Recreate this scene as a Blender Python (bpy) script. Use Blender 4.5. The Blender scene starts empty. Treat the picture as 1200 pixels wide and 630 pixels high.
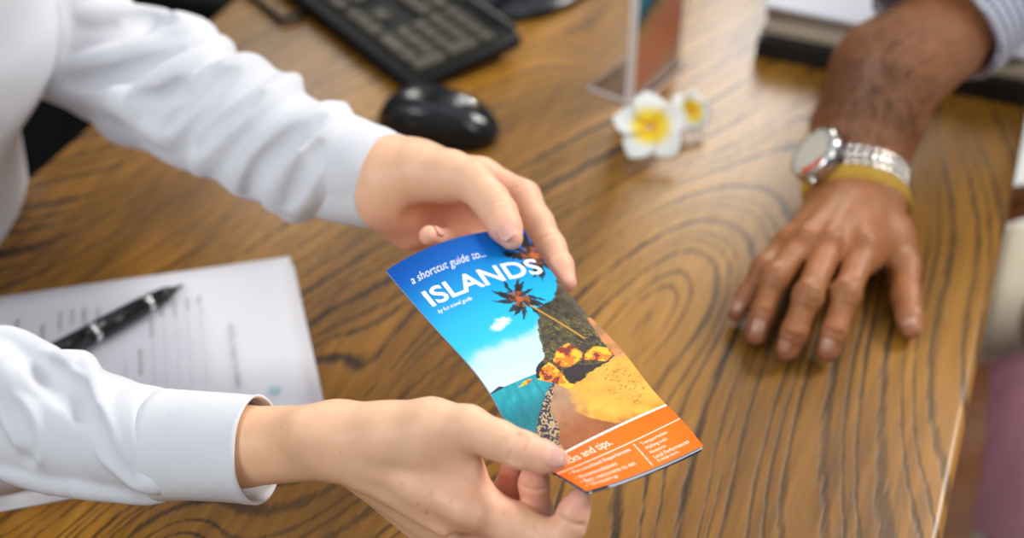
import bpy, bmesh, math, random
import numpy as np
from mathutils import Vector, Matrix

random.seed(4)
rng = np.random.default_rng(4)
C = bpy.context.scene.collection
F = 1667.0
PITCH = math.radians(38.6)
cP, sP = math.cos(PITCH), math.sin(PITCH)
TZ = 0.75                       # height of the desk top
CAMZ = TZ + 0.70

def W(px, py, t):               # point at depth t (metres along the view axis)
    a = (px - 600) / F; n = (py - 315) / F
    return Vector((a * t, (cP - n * sP) * t, CAMZ - (sP + n * cP) * t))
def G(px, py, z=0.0):           # point on the plane z above the desk top
    n = (py - 315) / F
    t = (0.70 - z) / (sP + n * cP)
    return W(px, py, t)
def T_of(p):                    # depth of a world point
    return p.y * cP + (CAMZ - p.z) * sP

# ------------------------------------------------------------------ materials
def new_mat(name):
    m = bpy.data.materials.new(name); m.use_nodes = True
    nt = m.node_tree
    b = nt.nodes['Principled BSDF']
    return m, nt, b
def plain(name, col, rough=0.5, metal=0.0, spec=0.5, bump=None, coat=0.0, trans=0.0, ior=1.45, sheen=0.0):
    m, nt, b = new_mat(name)
    b.inputs['Base Color'].default_value = (*col, 1)
    b.inputs['Roughness'].default_value = rough
    b.inputs['Metallic'].default_value = metal
    b.inputs['Specular IOR Level'].default_value = spec
    b.inputs['Coat Weight'].default_value = coat
    b.inputs['Transmission Weight'].default_value = trans
    b.inputs['IOR'].default_value = ior
    b.inputs['Sheen Weight'].default_value = sheen
    nz = nt.nodes.new('ShaderNodeTexNoise'); tc = nt.nodes.new('ShaderNodeTexCoord')
    nt.links.new(tc.outputs['Object'], nz.inputs['Vector'])
    if bump:
        nz.inputs['Scale'].default_value = bump[0]
        bp = nt.nodes.new('ShaderNodeBump'); bp.inputs['Strength'].default_value = bump[1]
        bp.inputs['Distance'].default_value = bump[2]
        nt.links.new(nz.outputs['Fac'], bp.inputs['Height']); nt.links.new(bp.outputs['Normal'], b.inputs['Normal'])
    else:
        nz.inputs['Scale'].default_value = 40
        mr = nt.nodes.new('ShaderNodeMapRange')
        mr.inputs['To Min'].default_value = max(0, rough - 0.03); mr.inputs['To Max'].default_value = rough + 0.03
        nt.links.new(nz.outputs['Fac'], mr.inputs['Value']); nt.links.new(mr.outputs['Result'], b.inputs['Roughness'])
    return m
def attr_mat(name, rough=0.5, spec=0.5, bump=None, sss=0.0, coat=0.0, mottle=0.0):
    m, nt, b = new_mat(name)
    a = nt.nodes.new('ShaderNodeAttribute'); a.attribute_name = 'Col'
    tc = nt.nodes.new('ShaderNodeTexCoord')
    out = a.outputs['Color']
    if mottle:
        nz = nt.nodes.new('ShaderNodeTexNoise'); nz.inputs['Scale'].default_value = 90; nz.inputs['Detail'].default_value = 4
        nt.links.new(tc.outputs['Object'], nz.inputs['Vector'])
        mr = nt.nodes.new('ShaderNodeMapRange'); mr.inputs['To Min'].default_value = 1 - mottle; mr.inputs['To Max'].default_value = 1 + mottle
        nt.links.new(nz.outputs['Fac'], mr.inputs['Value'])
        mx = nt.nodes.new('ShaderNodeVectorMath'); mx.operation = 'SCALE'
        nt.links.new(out, mx.inputs[0]); nt.links.new(mr.outputs['Result'], mx.inputs['Scale'])
        out = mx.outputs[0]
    nt.links.new(out, b.inputs['Base Color'])
    b.inputs['Roughness'].default_value = rough
    b.inputs['Specular IOR Level'].default_value = spec
    b.inputs['Coat Weight'].default_value = coat
    b.inputs['Coat Roughness'].default_value = 0.12
    if sss:
        b.inputs['Subsurface Weight'].default_value = sss
        b.inputs['Subsurface Radius'].default_value = (1.0, 0.4, 0.25)
        b.inputs['Subsurface Scale'].default_value = 0.004
    if bump:
        n2 = nt.nodes.new('ShaderNodeTexNoise'); n2.inputs['Scale'].default_value = bump[0]; n2.inputs['Detail'].default_value = 5
        nt.links.new(tc.outputs['Object'], n2.inputs['Vector'])
        bp = nt.nodes.new('ShaderNodeBump'); bp.inputs['Strength'].default_value = bump[1]; bp.inputs['Distance'].default_value = bump[2]
        nt.links.new(n2.outputs['Fac'], bp.inputs['Height']); nt.links.new(bp.outputs['Normal'], b.inputs['Normal'])
    return m

def wood_mat():
    m, nt, b = new_mat('oiled_oak')
    N = nt.nodes; Lk = nt.links
    tc = N.new('ShaderNodeTexCoord')
    sx = N.new('ShaderNodeSeparateXYZ'); Lk.new(tc.outputs['Object'], sx.inputs[0])
    def math_(op, a, bb=None, c=None):
        n = N.new('ShaderNodeMath'); n.operation = op
        for i, v in enumerate((a, bb, c)):
            if v is None: continue
            if isinstance(v, (int, float)): n.inputs[i].default_value = v
            else: Lk.new(v, n.inputs[i])
        return n.outputs[0]
    def noise(scale, detail, rough=0.5, off=(0, 0, 0)):
        mp = N.new('ShaderNodeMapping'); mp.inputs['Scale'].default_value = scale; mp.inputs['Location'].default_value = off
        Lk.new(tc.outputs['Object'], mp.inputs[0])
        n = N.new('ShaderNodeTexNoise'); n.inputs['Scale'].default_value = 1; n.inputs['Detail'].default_value = detail
        n.inputs['Roughness'].default_value = rough
        Lk.new(mp.outputs[0], n.inputs['Vector'])
        return n.outputs['Fac']
    x, y = sx.outputs[0], sx.outputs[1]
    # rings of the log: a cathedral with its arch towards the far end, warped by slow noise
    warp = math_('SUBTRACT', noise((5, 1.6, 1), 1), 0.5)
    warp2 = math_('SUBTRACT', noise((18, 5, 1), 2, off=(3, 7, 0)), 0.5)
    xc = math_('SUBTRACT', math_('SUBTRACT', x, WOOD_XC), math_('MULTIPLY', math_('SUBTRACT', y, WOOD_YC), 0.14))
    xc = math_('ADD', xc, math_('MULTIPLY', warp, 0.05))
    sq = math_('SQRT', math_('ADD', math_('MULTIPLY', xc, xc), 0.0009))
    ring = math_('ADD', math_('MULTIPLY', sq, 76), math_('MULTIPLY', y, 23))
    # eye of the cathedral
    yc = math_('SUBTRACT', y, WOOD_YC)
    e1 = math_('MULTIPLY', math_('MULTIPLY', xc, xc), -1 / (2 * 0.038 ** 2))
    e2 = math_('MULTIPLY', math_('MULTIPLY', yc, yc), -1 / (2 * 0.085 ** 2))
    eye = math_('EXPONENT', math_('ADD', e1, e2))
    ring = math_('SUBTRACT', ring, math_('MULTIPLY', eye, 4.5))
    # knots
    for (kx, ky, amp, sxx, syy) in WOOD_KNOTS:
        dx = math_('SUBTRACT', x, kx); dy = math_('SUBTRACT', y, ky)
        g = math_('EXPONENT', math_('ADD', math_('MULTIPLY', math_('MULTIPLY', dx, dx), -1 / (2 * sxx * sxx)),
                                    math_('MULTIPLY', math_('MULTIPLY', dy, dy), -1 / (2 * syy * syy))))
        ring = math_('ADD', ring, math_('MULTIPLY', g, amp))
    ring = math_('ADD', ring, math_('ADD', math_('MULTIPLY', warp, 9), math_('MULTIPLY', warp2, 1.0)))
    ring = math_('ADD', ring, math_('MULTIPLY', math_('SINE', math_('MULTIPLY', ring, 1.9)), 0.30))
    fr = math_('FRACT', ring)
    tri = math_('ABSOLUTE', math_('SUBTRACT', fr, 0.5))          # 0.5 at the ring line
    streak = noise((380, 22, 1), 3, 0.6)
    streak2 = noise((900, 60, 1), 2, 0.6, (9, 2, 0))
    edge = math_('ADD', tri, math_('MULTIPLY', math_('SUBTRACT', streak, 0.5), 0.50))
    edge = math_('ADD', edge, math_('MULTIPLY', math_('SUBTRACT', noise((14, 4, 1), 3, off=(8, 1, 0)), 0.5), 0.42))
    line = N.new('ShaderNodeMapRange'); line.interpolation_type = 'SMOOTHSTEP'
    line.inputs['From Min'].default_value = 0.31; line.inputs['From Max'].default_value = 0.47
    Lk.new(edge, line.inputs['Value'])
    # lines fade in and out over the board
    fade = N.new('ShaderNodeMapRange'); fade.inputs['From Min'].default_value = 0.32; fade.inputs['From Max'].default_value = 0.62
    fade.inputs['To Min'].default_value = 0.55; fade.inputs['To Max'].default_value = 1.0
    Lk.new(noise((11, 5, 1), 2, off=(1, 4, 0)), fade.inputs['Value'])
    pore = N.new('ShaderNodeMapRange'); pore.inputs['From Min'].default_value = 0.58; pore.inputs['From Max'].default_value = 0.72
    Lk.new(streak2, pore.inputs['Value'])
    dark = math_('MINIMUM', math_('ADD', math_('MULTIPLY', math_('MULTIPLY', line.outputs[0], fade.outputs[0]), 0.95),
                                  math_('MULTIPLY', pore.outputs[0], 0.22)), 1.0)
    cr = N.new('ShaderNodeValToRGB'); cr.color_ramp.elements[0].position = 0.33; cr.color_ramp.elements[1].position = 0.70
    cr.color_ramp.elements[0].color = (0.105, 0.042, 0.006, 1); cr.color_ramp.elements[1].color = (0.50, 0.238, 0.032, 1)
    e = cr.color_ramp.elements.new(0.5); e.color = (0.29, 0.127, 0.014, 1)
    tone = math_('ADD', math_('MULTIPLY', noise((7, 1.6, 1), 4, 0.55, (5, 5, 0)), 0.75), math_('MULTIPLY', noise((160, 9, 1), 3), 0.25))
    Lk.new(tone, cr.inputs['Fac'])
    mix = N.new('ShaderNodeMix'); mix.data_type = 'RGBA'
    Lk.new(dark, mix.inputs['Factor']); Lk.new(cr.outputs['Color'], mix.inputs[6]); mix.inputs[7].default_value = (0.022, 0.013, 0.006, 1)
    Lk.new(mix.outputs[2], b.inputs['Base Color'])
    b.inputs['Roughness'].default_value = 0.40; b.inputs['Specular IOR Level'].default_value = 0.25
    b.inputs['Coat Weight'].default_value = 0.25; b.inputs['Coat Roughness'].default_value = 0.22
    bp = N.new('ShaderNodeBump'); bp.inputs['Strength'].default_value = 0.5; bp.inputs['Distance'].default_value = 0.0006
    bp.invert = True
    Lk.new(dark, bp.inputs['Height']); Lk.new(bp.outputs['Normal'], b.inputs['Normal'])
    return m

# ------------------------------------------------------------------ object helpers
def link(o, parent=None):
    C.objects.link(o)
    if parent:
        o.parent = parent
        o.matrix_parent_inverse = Matrix.Identity(4)
    return o
def mesh_obj(name, me, mats, parent=None, smooth=True):
    if not isinstance(mats, (list, tuple)): mats = [mats]
    for m in mats: me.materials.append(m)
    if smooth: me.polygons.foreach_set('use_smooth', [True] * len(me.polygons))
    me.name = name
    return link(bpy.data.objects.new(name, me), parent)
def bm_obj(name, bm, mats, parent=None, smooth=False, mat=None):
    if mat is not None: bmesh.ops.transform(bm, matrix=mat, verts=bm.verts)
    bmesh.ops.recalc_face_normals(bm, faces=bm.faces)
    me = bpy.data.meshes.new(name); bm.to_mesh(me); bm.free()
    return mesh_obj(name, me, mats, parent, smooth)
def auto_smooth(o, deg=35):
    me = o.data
    me.polygons.foreach_set('use_smooth', [True] * len(me.polygons))
    bm = bmesh.new(); bm.from_mesh(me)
    for e in bm.edges:
        if len(e.link_faces) == 2 and e.calc_face_angle(0) > math.radians(deg): e.smooth = False
    bm.to_mesh(me); bm.free()
def box_bm(sx, sy, sz, c=(0, 0, 0), bev=0.0, seg=2, bm=None):
    own = bmesh.new()
    bmesh.ops.create_cube(own, size=1)
    bmesh.ops.scale(own, vec=(sx, sy, sz), verts=own.verts)
    if bev: bmesh.ops.bevel(own, geom=list(own.edges), offset=bev, segments=seg, profile=0.5, affect='EDGES')
    bmesh.ops.translate(own, vec=c, verts=own.verts)
    if bm is None: return own
    tmp = bpy.data.meshes.new('t'); own.to_mesh(tmp); own.free(); bm.from_mesh(tmp); bpy.data.meshes.remove(tmp)
    return bm
def lathe_bm(prof, seg=32):     # profile of (radius, height) turned round z
    bm = bmesh.new(); rows = []
    for r, z in prof:
        rows.append([bm.verts.new((r * math.cos(2 * math.pi * k / seg), r * math.sin(2 * math.pi * k / seg), z)) for k in range(seg)])
    for a, b_ in zip(rows, rows[1:]):
        for k in range(seg):
            bm.faces.new((a[k], a[(k + 1) % seg], b_[(k + 1) % seg], b_[k]))
    bm.faces.new(rows[0][::-1]); bm.faces.new(rows[-1])
    return bm
def tube_mesh(name, pts, radii, seg=16, caps=True):
    pts = [Vector(p) for p in pts]; n = len(pts)
    V = []; Fc = []
    t0 = (pts[1] - pts[0]).normalized()
    ref = Vector((0, 0, 1)) if abs(t0.z) < 0.9 else Vector((1, 0, 0))
    u = t0.cross(ref).normalized()
    for i in range(n):
        t = (pts[min(i + 1, n - 1)] - pts[max(i - 1, 0)]).normalized()
        u = (u - t * u.dot(t)).normalized(); w = t.cross(u)
        for k in range(seg):
            a = 2 * math.pi * k / seg
            V.append(pts[i] + (u * math.cos(a) + w * math.sin(a)) * radii[i])
    for i in range(n - 1):
        for k in range(seg):
            k2 = (k + 1) % seg
            Fc.append((i * seg + k, i * seg + k2, (i + 1) * seg + k2, (i + 1) * seg + k))
    if caps:
        Fc.append(tuple(range(seg))[::-1]); Fc.append(tuple((n - 1) * seg + k for k in range(seg)))
    me = bpy.data.meshes.new(name); me.from_pydata([tuple(v) for v in V], [], Fc); me.update()
    return me
def empty(name, loc=(0, 0, 0), rz=0.0):
    o = bpy.data.objects.new(name, None); C.objects.link(o)
    o.location = loc; o.rotation_euler = (0, 0, rz); o.empty_display_size = 0.05
    return o
def tag(o, label, cat=None, group=None):
    o['label'] = label
    if cat: o['category'] = cat
    if group: o['group'] = group
    return o
def frame_mat(origin, xdir, zdir):
    z = Vector(zdir).normalized(); x = Vector(xdir); x = (x - z * x.dot(z)).normalized(); y = z.cross(x)
    return Matrix(((x.x, y.x, z.x, origin[0]), (x.y, y.y, z.y, origin[1]), (x.z, y.z, z.z, origin[2]), (0, 0, 0, 1)))

# ------------------------------------------------------------------ distance-field sculpting
class Field:
    def __init__(s, lo, hi, h, cap=0.012):
        s.lo = np.array(lo, float); s.h = h; s.cap = cap
        s.n = np.ceil((np.array(hi) - s.lo) / h).astype(int) + 1
        s.d = np.full(s.n, cap, np.float32)
    def block(s, lo, hi):
        i0 = np.clip(np.floor((lo - s.lo) / s.h).astype(int), 0, s.n - 1)
        i1 = np.clip(np.ceil((hi - s.lo) / s.h).astype(int) + 1, 0, s.n)
        if np.any(i1 <= i0): return None
        ax = [(s.lo[k] + s.h * np.arange(i0[k], i1[k])).astype(np.float32) for k in range(3)]
        return (slice(i0[0], i1[0]), slice(i0[1], i1[1]), slice(i0[2], i1[2])), ax
    def cone(s, a, b, ra, rb, k=0.006, op='u', flat=None, ff=1.0):
        a = np.array(a, float); b = np.array(b, float)
        R = max(ra, rb) * max(1.0, ff) + s.cap + k
        r = s.block(np.minimum(a, b) - R, np.maximum(a, b) + R)
        if r is None: return
        sl, ax = r
        X = ax[0][:, None, None] - a[0]; Y = ax[1][None, :, None] - a[1]; Z = ax[2][None, None, :] - a[2]
        ab = b - a; L2 = max(float(ab @ ab), 1e-12)
        t = np.clip((X * ab[0] + Y * ab[1] + Z * ab[2]) / L2, 0, 1)
        X = X - t * ab[0]; Y = Y - t * ab[1]; Z = Z - t * ab[2]
        if flat is not None:
            f = np.array(flat, float); f /= np.linalg.norm(f)
            dd = (X * f[0] + Y * f[1] + Z * f[2]) * (1 / ff - 1)
            X = X + dd * f[0]; Y = Y + dd * f[1]; Z = Z + dd * f[2]
        p = np.sqrt(X * X + Y * Y + Z * Z) - (ra + t * (rb - ra))
        if flat is not None and ff < 1: p = p * ff
        p = p.astype(np.float32)
        d = s.d[sl]
        if op == 'u':
            hh = np.maximum(k - np.abs(d - p), 0) / k
            s.d[sl] = np.minimum(d, p) - hh * hh * k * 0.25
        else:
            hh = np.maximum(k - np.abs(d + p), 0) / k
            s.d[sl] = np.maximum(d, -p) + hh * hh * k * 0.25
    def chain(s, pts, k=0.006, **kw):
        for (a, ra), (b, rb) in zip(pts, pts[1:]): s.cone(a, b, ra, rb, k, **kw)
    def plane(s, p, n):           # keep only the side the normal points away from
        n = np.array(n, float); n /= np.linalg.norm(n)
        ax = [(s.lo[k] + s.h * np.arange(s.n[k])).astype(np.float32) for k in range(3)]
        q = (ax[0][:, None, None] - p[0]) * n[0] + (ax[1][None, :, None] - p[1]) * n[1] + (ax[2][None, None, :] - p[2]) * n[2]
        s.d = np.maximum(s.d, q.astype(np.float32))
    def at(s, P):                 # trilinear samples of the field
        q = (np.atleast_2d(P) - s.lo) / s.h
        i = np.clip(np.floor(q).astype(int), 0, s.n - 2); f = np.clip(q - i, 0, 1)
        r = 0
        for a in (0, 1):
            for b in (0, 1):
                for c in (0, 1):
                    w = (f[:, 0] if a else 1 - f[:, 0]) * (f[:, 1] if b else 1 - f[:, 1]) * (f[:, 2] if c else 1 - f[:, 2])
                    r = r + w * s.d[i[:, 0] + a, i[:, 1] + b, i[:, 2] + c]
        return r
    def first(s, o, d, t0, t1, n=240, inward=True):     # first surface crossing along a line
        t = np.linspace(t0, t1, n); o = np.array(o, float); d = np.array(d, float)
        v = s.at(o + d * t[:, None])
        m = (v < 0) if inward else (v > 0)
        return float(t[np.argmax(m)]) if m.any() else None
    def mesh(s, smooth=2):
        d = s.d; n = s.n
        ins = d < 0
        # active cells
        c = np.zeros(n - 1, np.int8)
        for i in (0, 1):
            for j in (0, 1):
                for k in (0, 1):
                    c += ins[i:n[0] - 1 + i, j:n[1] - 1 + j, k:n[2] - 1 + k]
        act = (c > 0) & (c < 8)
        idx = np.argwhere(act)
        vid = np.full(n - 1, -1, np.int32); vid[act] = np.arange(len(idx))
        acc = np.zeros((len(idx), 3)); cnt = np.zeros(len(idx))
        corners = [(i, j, k) for i in (0, 1) for j in (0, 1) for k in (0, 1)]
        for a in corners:
            for ax in range(3):
                if a[ax]: continue
                b = list(a); b[ax] = 1
                va = d[idx[:, 0] + a[0], idx[:, 1] + a[1], idx[:, 2] + a[2]]
                vb = d[idx[:, 0] + b[0], idx[:, 1] + b[1], idx[:, 2] + b[2]]
                m = (va < 0) != (vb < 0)
                t = np.where(m, va / np.where(m, va - vb, 1), 0)
                pt = np.tile(np.array(a, float), (len(idx), 1)); pt[:, ax] += t
                acc[m] += pt[m]; cnt[m] += 1
        V = (idx + acc / cnt[:, None]) * s.h + s.lo
        Q = []
        for ax in range(3):
            o1, o2 = (ax + 1) % 3, (ax + 2) % 3
            sa = [slice(1, n[q] - 1) for q in range(3)]; sb = list(sa)
            sa[ax] = slice(0, n[ax] - 1); sb[ax] = slice(1, n[ax])
            A = ins[tuple(sa)]; B = ins[tuple(sb)]
            e = np.argwhere(A != B)
            fl = A[e[:, 0], e[:, 1], e[:, 2]]
            e = e + np.array([0 if q == ax else 1 for q in range(3)])
            def cell(d1, d2):
                q = e.copy(); q[:, o1] -= d1; q[:, o2] -= d2
                return vid[q[:, 0], q[:, 1], q[:, 2]]
            quad = np.stack([cell(1, 1), cell(0, 1), cell(0, 0), cell(1, 0)], 1)
            quad[~fl] = quad[~fl][:, ::-1]
            Q.append(quad)
        Q = np.concatenate(Q)
        Q = Q[(Q >= 0).all(1)]
        for _ in range(smooth):
            S = np.zeros_like(V); cn = np.zeros(len(V))
            for i in range(4):
                a, b = Q[:, i], Q[:, (i + 1) % 4]
                for q in range(3):
                    S[:, q] += np.bincount(a, V[b, q], len(V)) + np.bincount(b, V[a, q], len(V))
                cn += np.bincount(a, minlength=len(V)) + np.bincount(b, minlength=len(V))
            V = V * 0.5 + 0.5 * S / np.maximum(cn, 1)[:, None]
        return V, Q
def merge_meshes(parts):
    Vs = []; Qs = []; off = 0
    for V, Q in parts:
        Vs.append(V); Qs.append(Q + off); off += len(V)
    return np.concatenate(Vs), np.concatenate(Qs)
def np_mesh(name, V, Q, col=None):
    me = bpy.data.meshes.new(name)
    me.vertices.add(len(V)); me.vertices.foreach_set('co', V.astype(np.float32).ravel())
    nq = len(Q); w = Q.shape[1]
    me.loops.add(nq * w); me.polygons.add(nq)
    me.loops.foreach_set('vertex_index', Q.astype(np.int32).ravel())
    me.polygons.foreach_set('loop_start', (np.arange(nq) * w).astype(np.int32))
    me.update(calc_edges=True)
    if col is not None:
        at = me.color_attributes.new('Col', 'FLOAT_COLOR', 'POINT')
        at.data.foreach_set('color', np.concatenate([col, np.ones((len(V), 1))], 1).astype(np.float32).ravel())
    me.validate()
    return me
def PR(px, py, t, r):           # joint with a radius given in photo pixels
    return (np.array(W(px, py, t)), r * t / F)
def GR(px, py, z, r):
    p = G(px, py, z); return (np.array(p), r * T_of(p) / F)
def lerp(a, b, t): return a + (b - a) * t

# axes of the desk: U runs away from the camera along the grain, V across
U = Vector((0.3657, 0.9307, 0)); Vx = Vector((0.9307, -0.3657, 0))
DESK_RZ = -math.atan2(0.3657, 0.9307)
EL = G(0, 235).dot(Vx)           # left edge
ER = G(1200, 160).dot(Vx)        # right edge
DW = ER - EL
U0, U1 = 0.28, 2.15
DC = Vx * ((EL + ER) / 2) + U * ((U0 + U1) / 2)
DC = Vector((DC.x, DC.y, 0))
def desk_local(px, py):
    p = G(px, py) - DC
    return p.dot(Vx), p.dot(U)
WOOD_XC, WOOD_YC = desk_local(792, 345)
WOOD_KNOTS = []
for (kx, ky, amp, a_, b_) in ((692, 62, 3.5, 0.022, 0.05), (170, 640, -4, 0.035, 0.06), (420, 455, 2.5, 0.02, 0.05), (120, 250, 3.5, 0.06, 0.16)):
    q = desk_local(kx, ky); WOOD_KNOTS.append((q[0], q[1], amp, a_, b_))

M_wood = wood_mat()
M_white_cloth = plain('white_cotton', (0.64, 0.65, 0.69), 0.8, spec=0.2, bump=(9, 0.45, 0.02), sheen=0.1)
M_paper = plain('white_paper', (0.70, 0.70, 0.75), 0.7, spec=0.2)
M_ink = plain('grey_print', (0.20, 0.20, 0.22), 0.7)
M_rule = plain('pale_rule', (0.50, 0.50, 0.54), 0.7)
M_teal = plain('teal_print', (0.36, 0.62, 0.66), 0.7)
M_black = plain('black_plastic', (0.006, 0.006, 0.007), 0.5, spec=0.25)
M_gloss = plain('glossy_black_plastic', (0.006, 0.008, 0.010), 0.22, coat=0.3)
M_key = plain('dark_key_plastic', (0.075, 0.068, 0.050), 0.5)  # bright reflection on black keys put in as a lighter colour
M_chrome = plain('chrome', (0.80, 0.80, 0.78), 0.14, metal=1.0)
M_steel = plain('brushed_steel', (0.62, 0.62, 0.60), 0.22, metal=1.0)
M_acryl = plain('clear_acrylic', (1, 1, 1), 0.02, trans=1.0, ior=1.3)
M_acryl_edge = plain('bright_acrylic_edge', (0.95, 0.93, 0.92), 0.3, trans=0.1, ior=1.4)  # light caught by the clear edges, put in as near-white colour

# ------------------------------------------------------------------ floor
bm = box_bm(9, 9, 0.1, (0.3, 1.5, -0.05))
m, nt, b = new_mat('pale_tile')
br = nt.nodes.new('ShaderNodeTexBrick'); tc = nt.nodes.new('ShaderNodeTexCoord'); nt.links.new(tc.outputs['Object'], br.inputs['Vector'])
br.offset = 0; br.inputs['Scale'].default_value = 1; br.inputs['Brick Width'].default_value = 0.6; br.inputs['Row Height'].default_value = 0.6
br.inputs['Mortar Size'].default_value = 0.004
br.inputs['Color1'].default_value = (0.52, 0.54, 0.52, 1); br.inputs['Color2'].default_value = (0.48, 0.50, 0.49, 1); br.inputs['Mortar'].default_value = (0.3, 0.3, 0.3, 1)
nt.links.new(br.outputs['Color'], b.inputs['Base Color']); b.inputs['Roughness'].default_value = 0.4
fl = bm_obj('floor', bm, m); fl['kind'] = 'structure'; tag(fl, 'pale tiled floor under the desk')

# ------------------------------------------------------------------ desk
desk = empty('desk', (DC.x, DC.y, 0), DESK_RZ)
tag(desk, 'brown oak desk with dark open grain filling most of the view', 'desk')
top = bm_obj('tabletop', box_bm(DW, U1 - U0, 0.045, (0, 0, TZ - 0.0225), bev=0.007, seg=3), M_wood, desk)
auto_smooth(top)
for sx in (-1, 1):
    for sy in (-1, 1):
        g = box_bm(0.06, 0.06, TZ - 0.045, (sx * (DW / 2 - 0.10), sy * ((U1 - U0) / 2 - 0.08), (TZ - 0.045) / 2), bev=0.004)
        bm_obj('leg', g, M_wood, desk)
for sy in (-1, 1):
    bm_obj('apron', box_bm(DW - 0.26, 0.02, 0.07, (0, sy * ((U1 - U0) / 2 - 0.08), TZ - 0.08), bev=0.002), M_wood, desk)

# ------------------------------------------------------------------ brochure
def nspline(xs, ys):            # natural cubic spline, returns evaluator
    xs = np.array(xs, float); ys = np.array(ys, float); n = len(xs)
    h = np.diff(xs); A = np.zeros((n, n)); B = np.zeros((n,) + ys.shape[1:])
    A[0, 0] = A[-1, -1] = 1
    for i in range(1, n - 1):
        A[i, i - 1] = h[i - 1]; A[i, i] = 2 * (h[i - 1] + h[i]); A[i, i + 1] = h[i]
        B[i] = 6 * ((ys[i + 1] - ys[i]) / h[i] - (ys[i] - ys[i - 1]) / h[i - 1])
    Mm = np.linalg.solve(A, B.reshape(n, -1)).reshape(B.shape)
    def ev(x):
        x = np.atleast_1d(np.asarray(x, float))
        i = np.clip(np.searchsorted(xs, x) - 1, 0, n - 2); hh = h[i]
        sh = (slice(None),) + (None,) * (ys.ndim - 1)
        a = ((xs[i + 1] - x) / hh)[sh]; bq = ((x - xs[i]) / hh)[sh]; hh = hh[sh]
        return a * ys[i] + bq * ys[i + 1] + ((a ** 3 - a) * Mm[i] + (bq ** 3 - bq) * Mm[i + 1]) * hh * hh / 6
    return ev
BV = [0, .28, .56, .835, .89, 1.]
BL = [(452, 317), (515, 389), (576, 463), (634, 545), (653, 555), (687, 575)]
BM_ = [(530, 280), (588, 360), (650, 432), (707, 507), (726, 524), (756, 552)]
BR = [(614, 268), (665, 342), (728, 409), (781, 474), (797, 490), (824, 522)]
BT = [[.8605, .8833, .9071], [.8245, .8544, .8803], [.7859, .8173, .8447], [.7437, .7761, .8041], [.7349, .7687, .7983], [.7169, .7527, .7856]]
net = np.array([[np.array(W(*P_[i], BT[i][j])) for j, P_ in enumerate((BL, BM_, BR))] for i in range(6)])
_sp = nspline(BV, net)
def sheet(u, v, off=0.0):       # point on the cover, u across, v down, off along the normal
    u = np.atleast_1d(np.asarray(u, float)); v = np.atleast_1d(np.asarray(v, float))
    def S(u, v):
        r = _sp(v)
        l0 = (1 - u) * (1 - 2 * u); l1 = 4 * u * (1 - u); l2 = u * (2 * u - 1)
        return r[:, 0] * l0[:, None] + r[:, 1] * l1[:, None] + r[:, 2] * l2[:, None]
    p = S(u, v)
    du = S(u + 1e-3, v) - S(u - 1e-3, v); dv = S(u, v + 1e-3) - S(u, v - 1e-3)
    n = np.cross(dv, du); n /= np.linalg.norm(n, axis=1)[:, None]
    return p + n * np.asarray(off).reshape(-1, 1) if np.ndim(off) else p + n * off
# --- the printed picture, drawn in the sheet's own coordinates (u 0..1, v 0..2.12 in widths)
def vnoise(x, y, seed=0):
    xi = np.floor(x).astype(int); yi = np.floor(y).astype(int); fx = x - xi; fy = y - yi
    fx = fx * fx * (3 - 2 * fx); fy = fy * fy * (3 - 2 * fy)
    def h(a, b_):
        q = np.sin(a * 127.1 + b_ * 311.7 + seed * 74.7) * 43758.5453
        return q - np.floor(q)
    return lerp(lerp(h(xi, yi), h(xi + 1, yi), fx), lerp(h(xi, yi + 1), h(xi + 1, yi + 1), fx), fy)
def fbm(x, y, seed=0, o=4):
    s = 0; a = 0.5
    for i in range(o): s = s + a * vnoise(x * 2 ** i, y * 2 ** i, seed + i); a *= 0.5
    return s / (1 - 0.5 ** o)
def inpoly(x, y, poly):
    r = np.zeros(x.shape, bool); n = len(poly)
    for i in range(n):
        x1, y1 = poly[i]; x2, y2 = poly[(i + 1) % n]
        cnd = (y1 > y) != (y2 > y)
        with np.errstate(divide='ignore', invalid='ignore'):
            xx = (x2 - x1) * (y - y1) / (y2 - y1 if y2 != y1 else 1e-9) + x1
        r ^= cnd & (x < xx)
    return r
def s2l(c):
    c = np.array(c, float) / 255.0
    return np.where(c <= 0.04045, c / 12.92, ((c + 0.055) / 1.055) ** 2.4)
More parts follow.
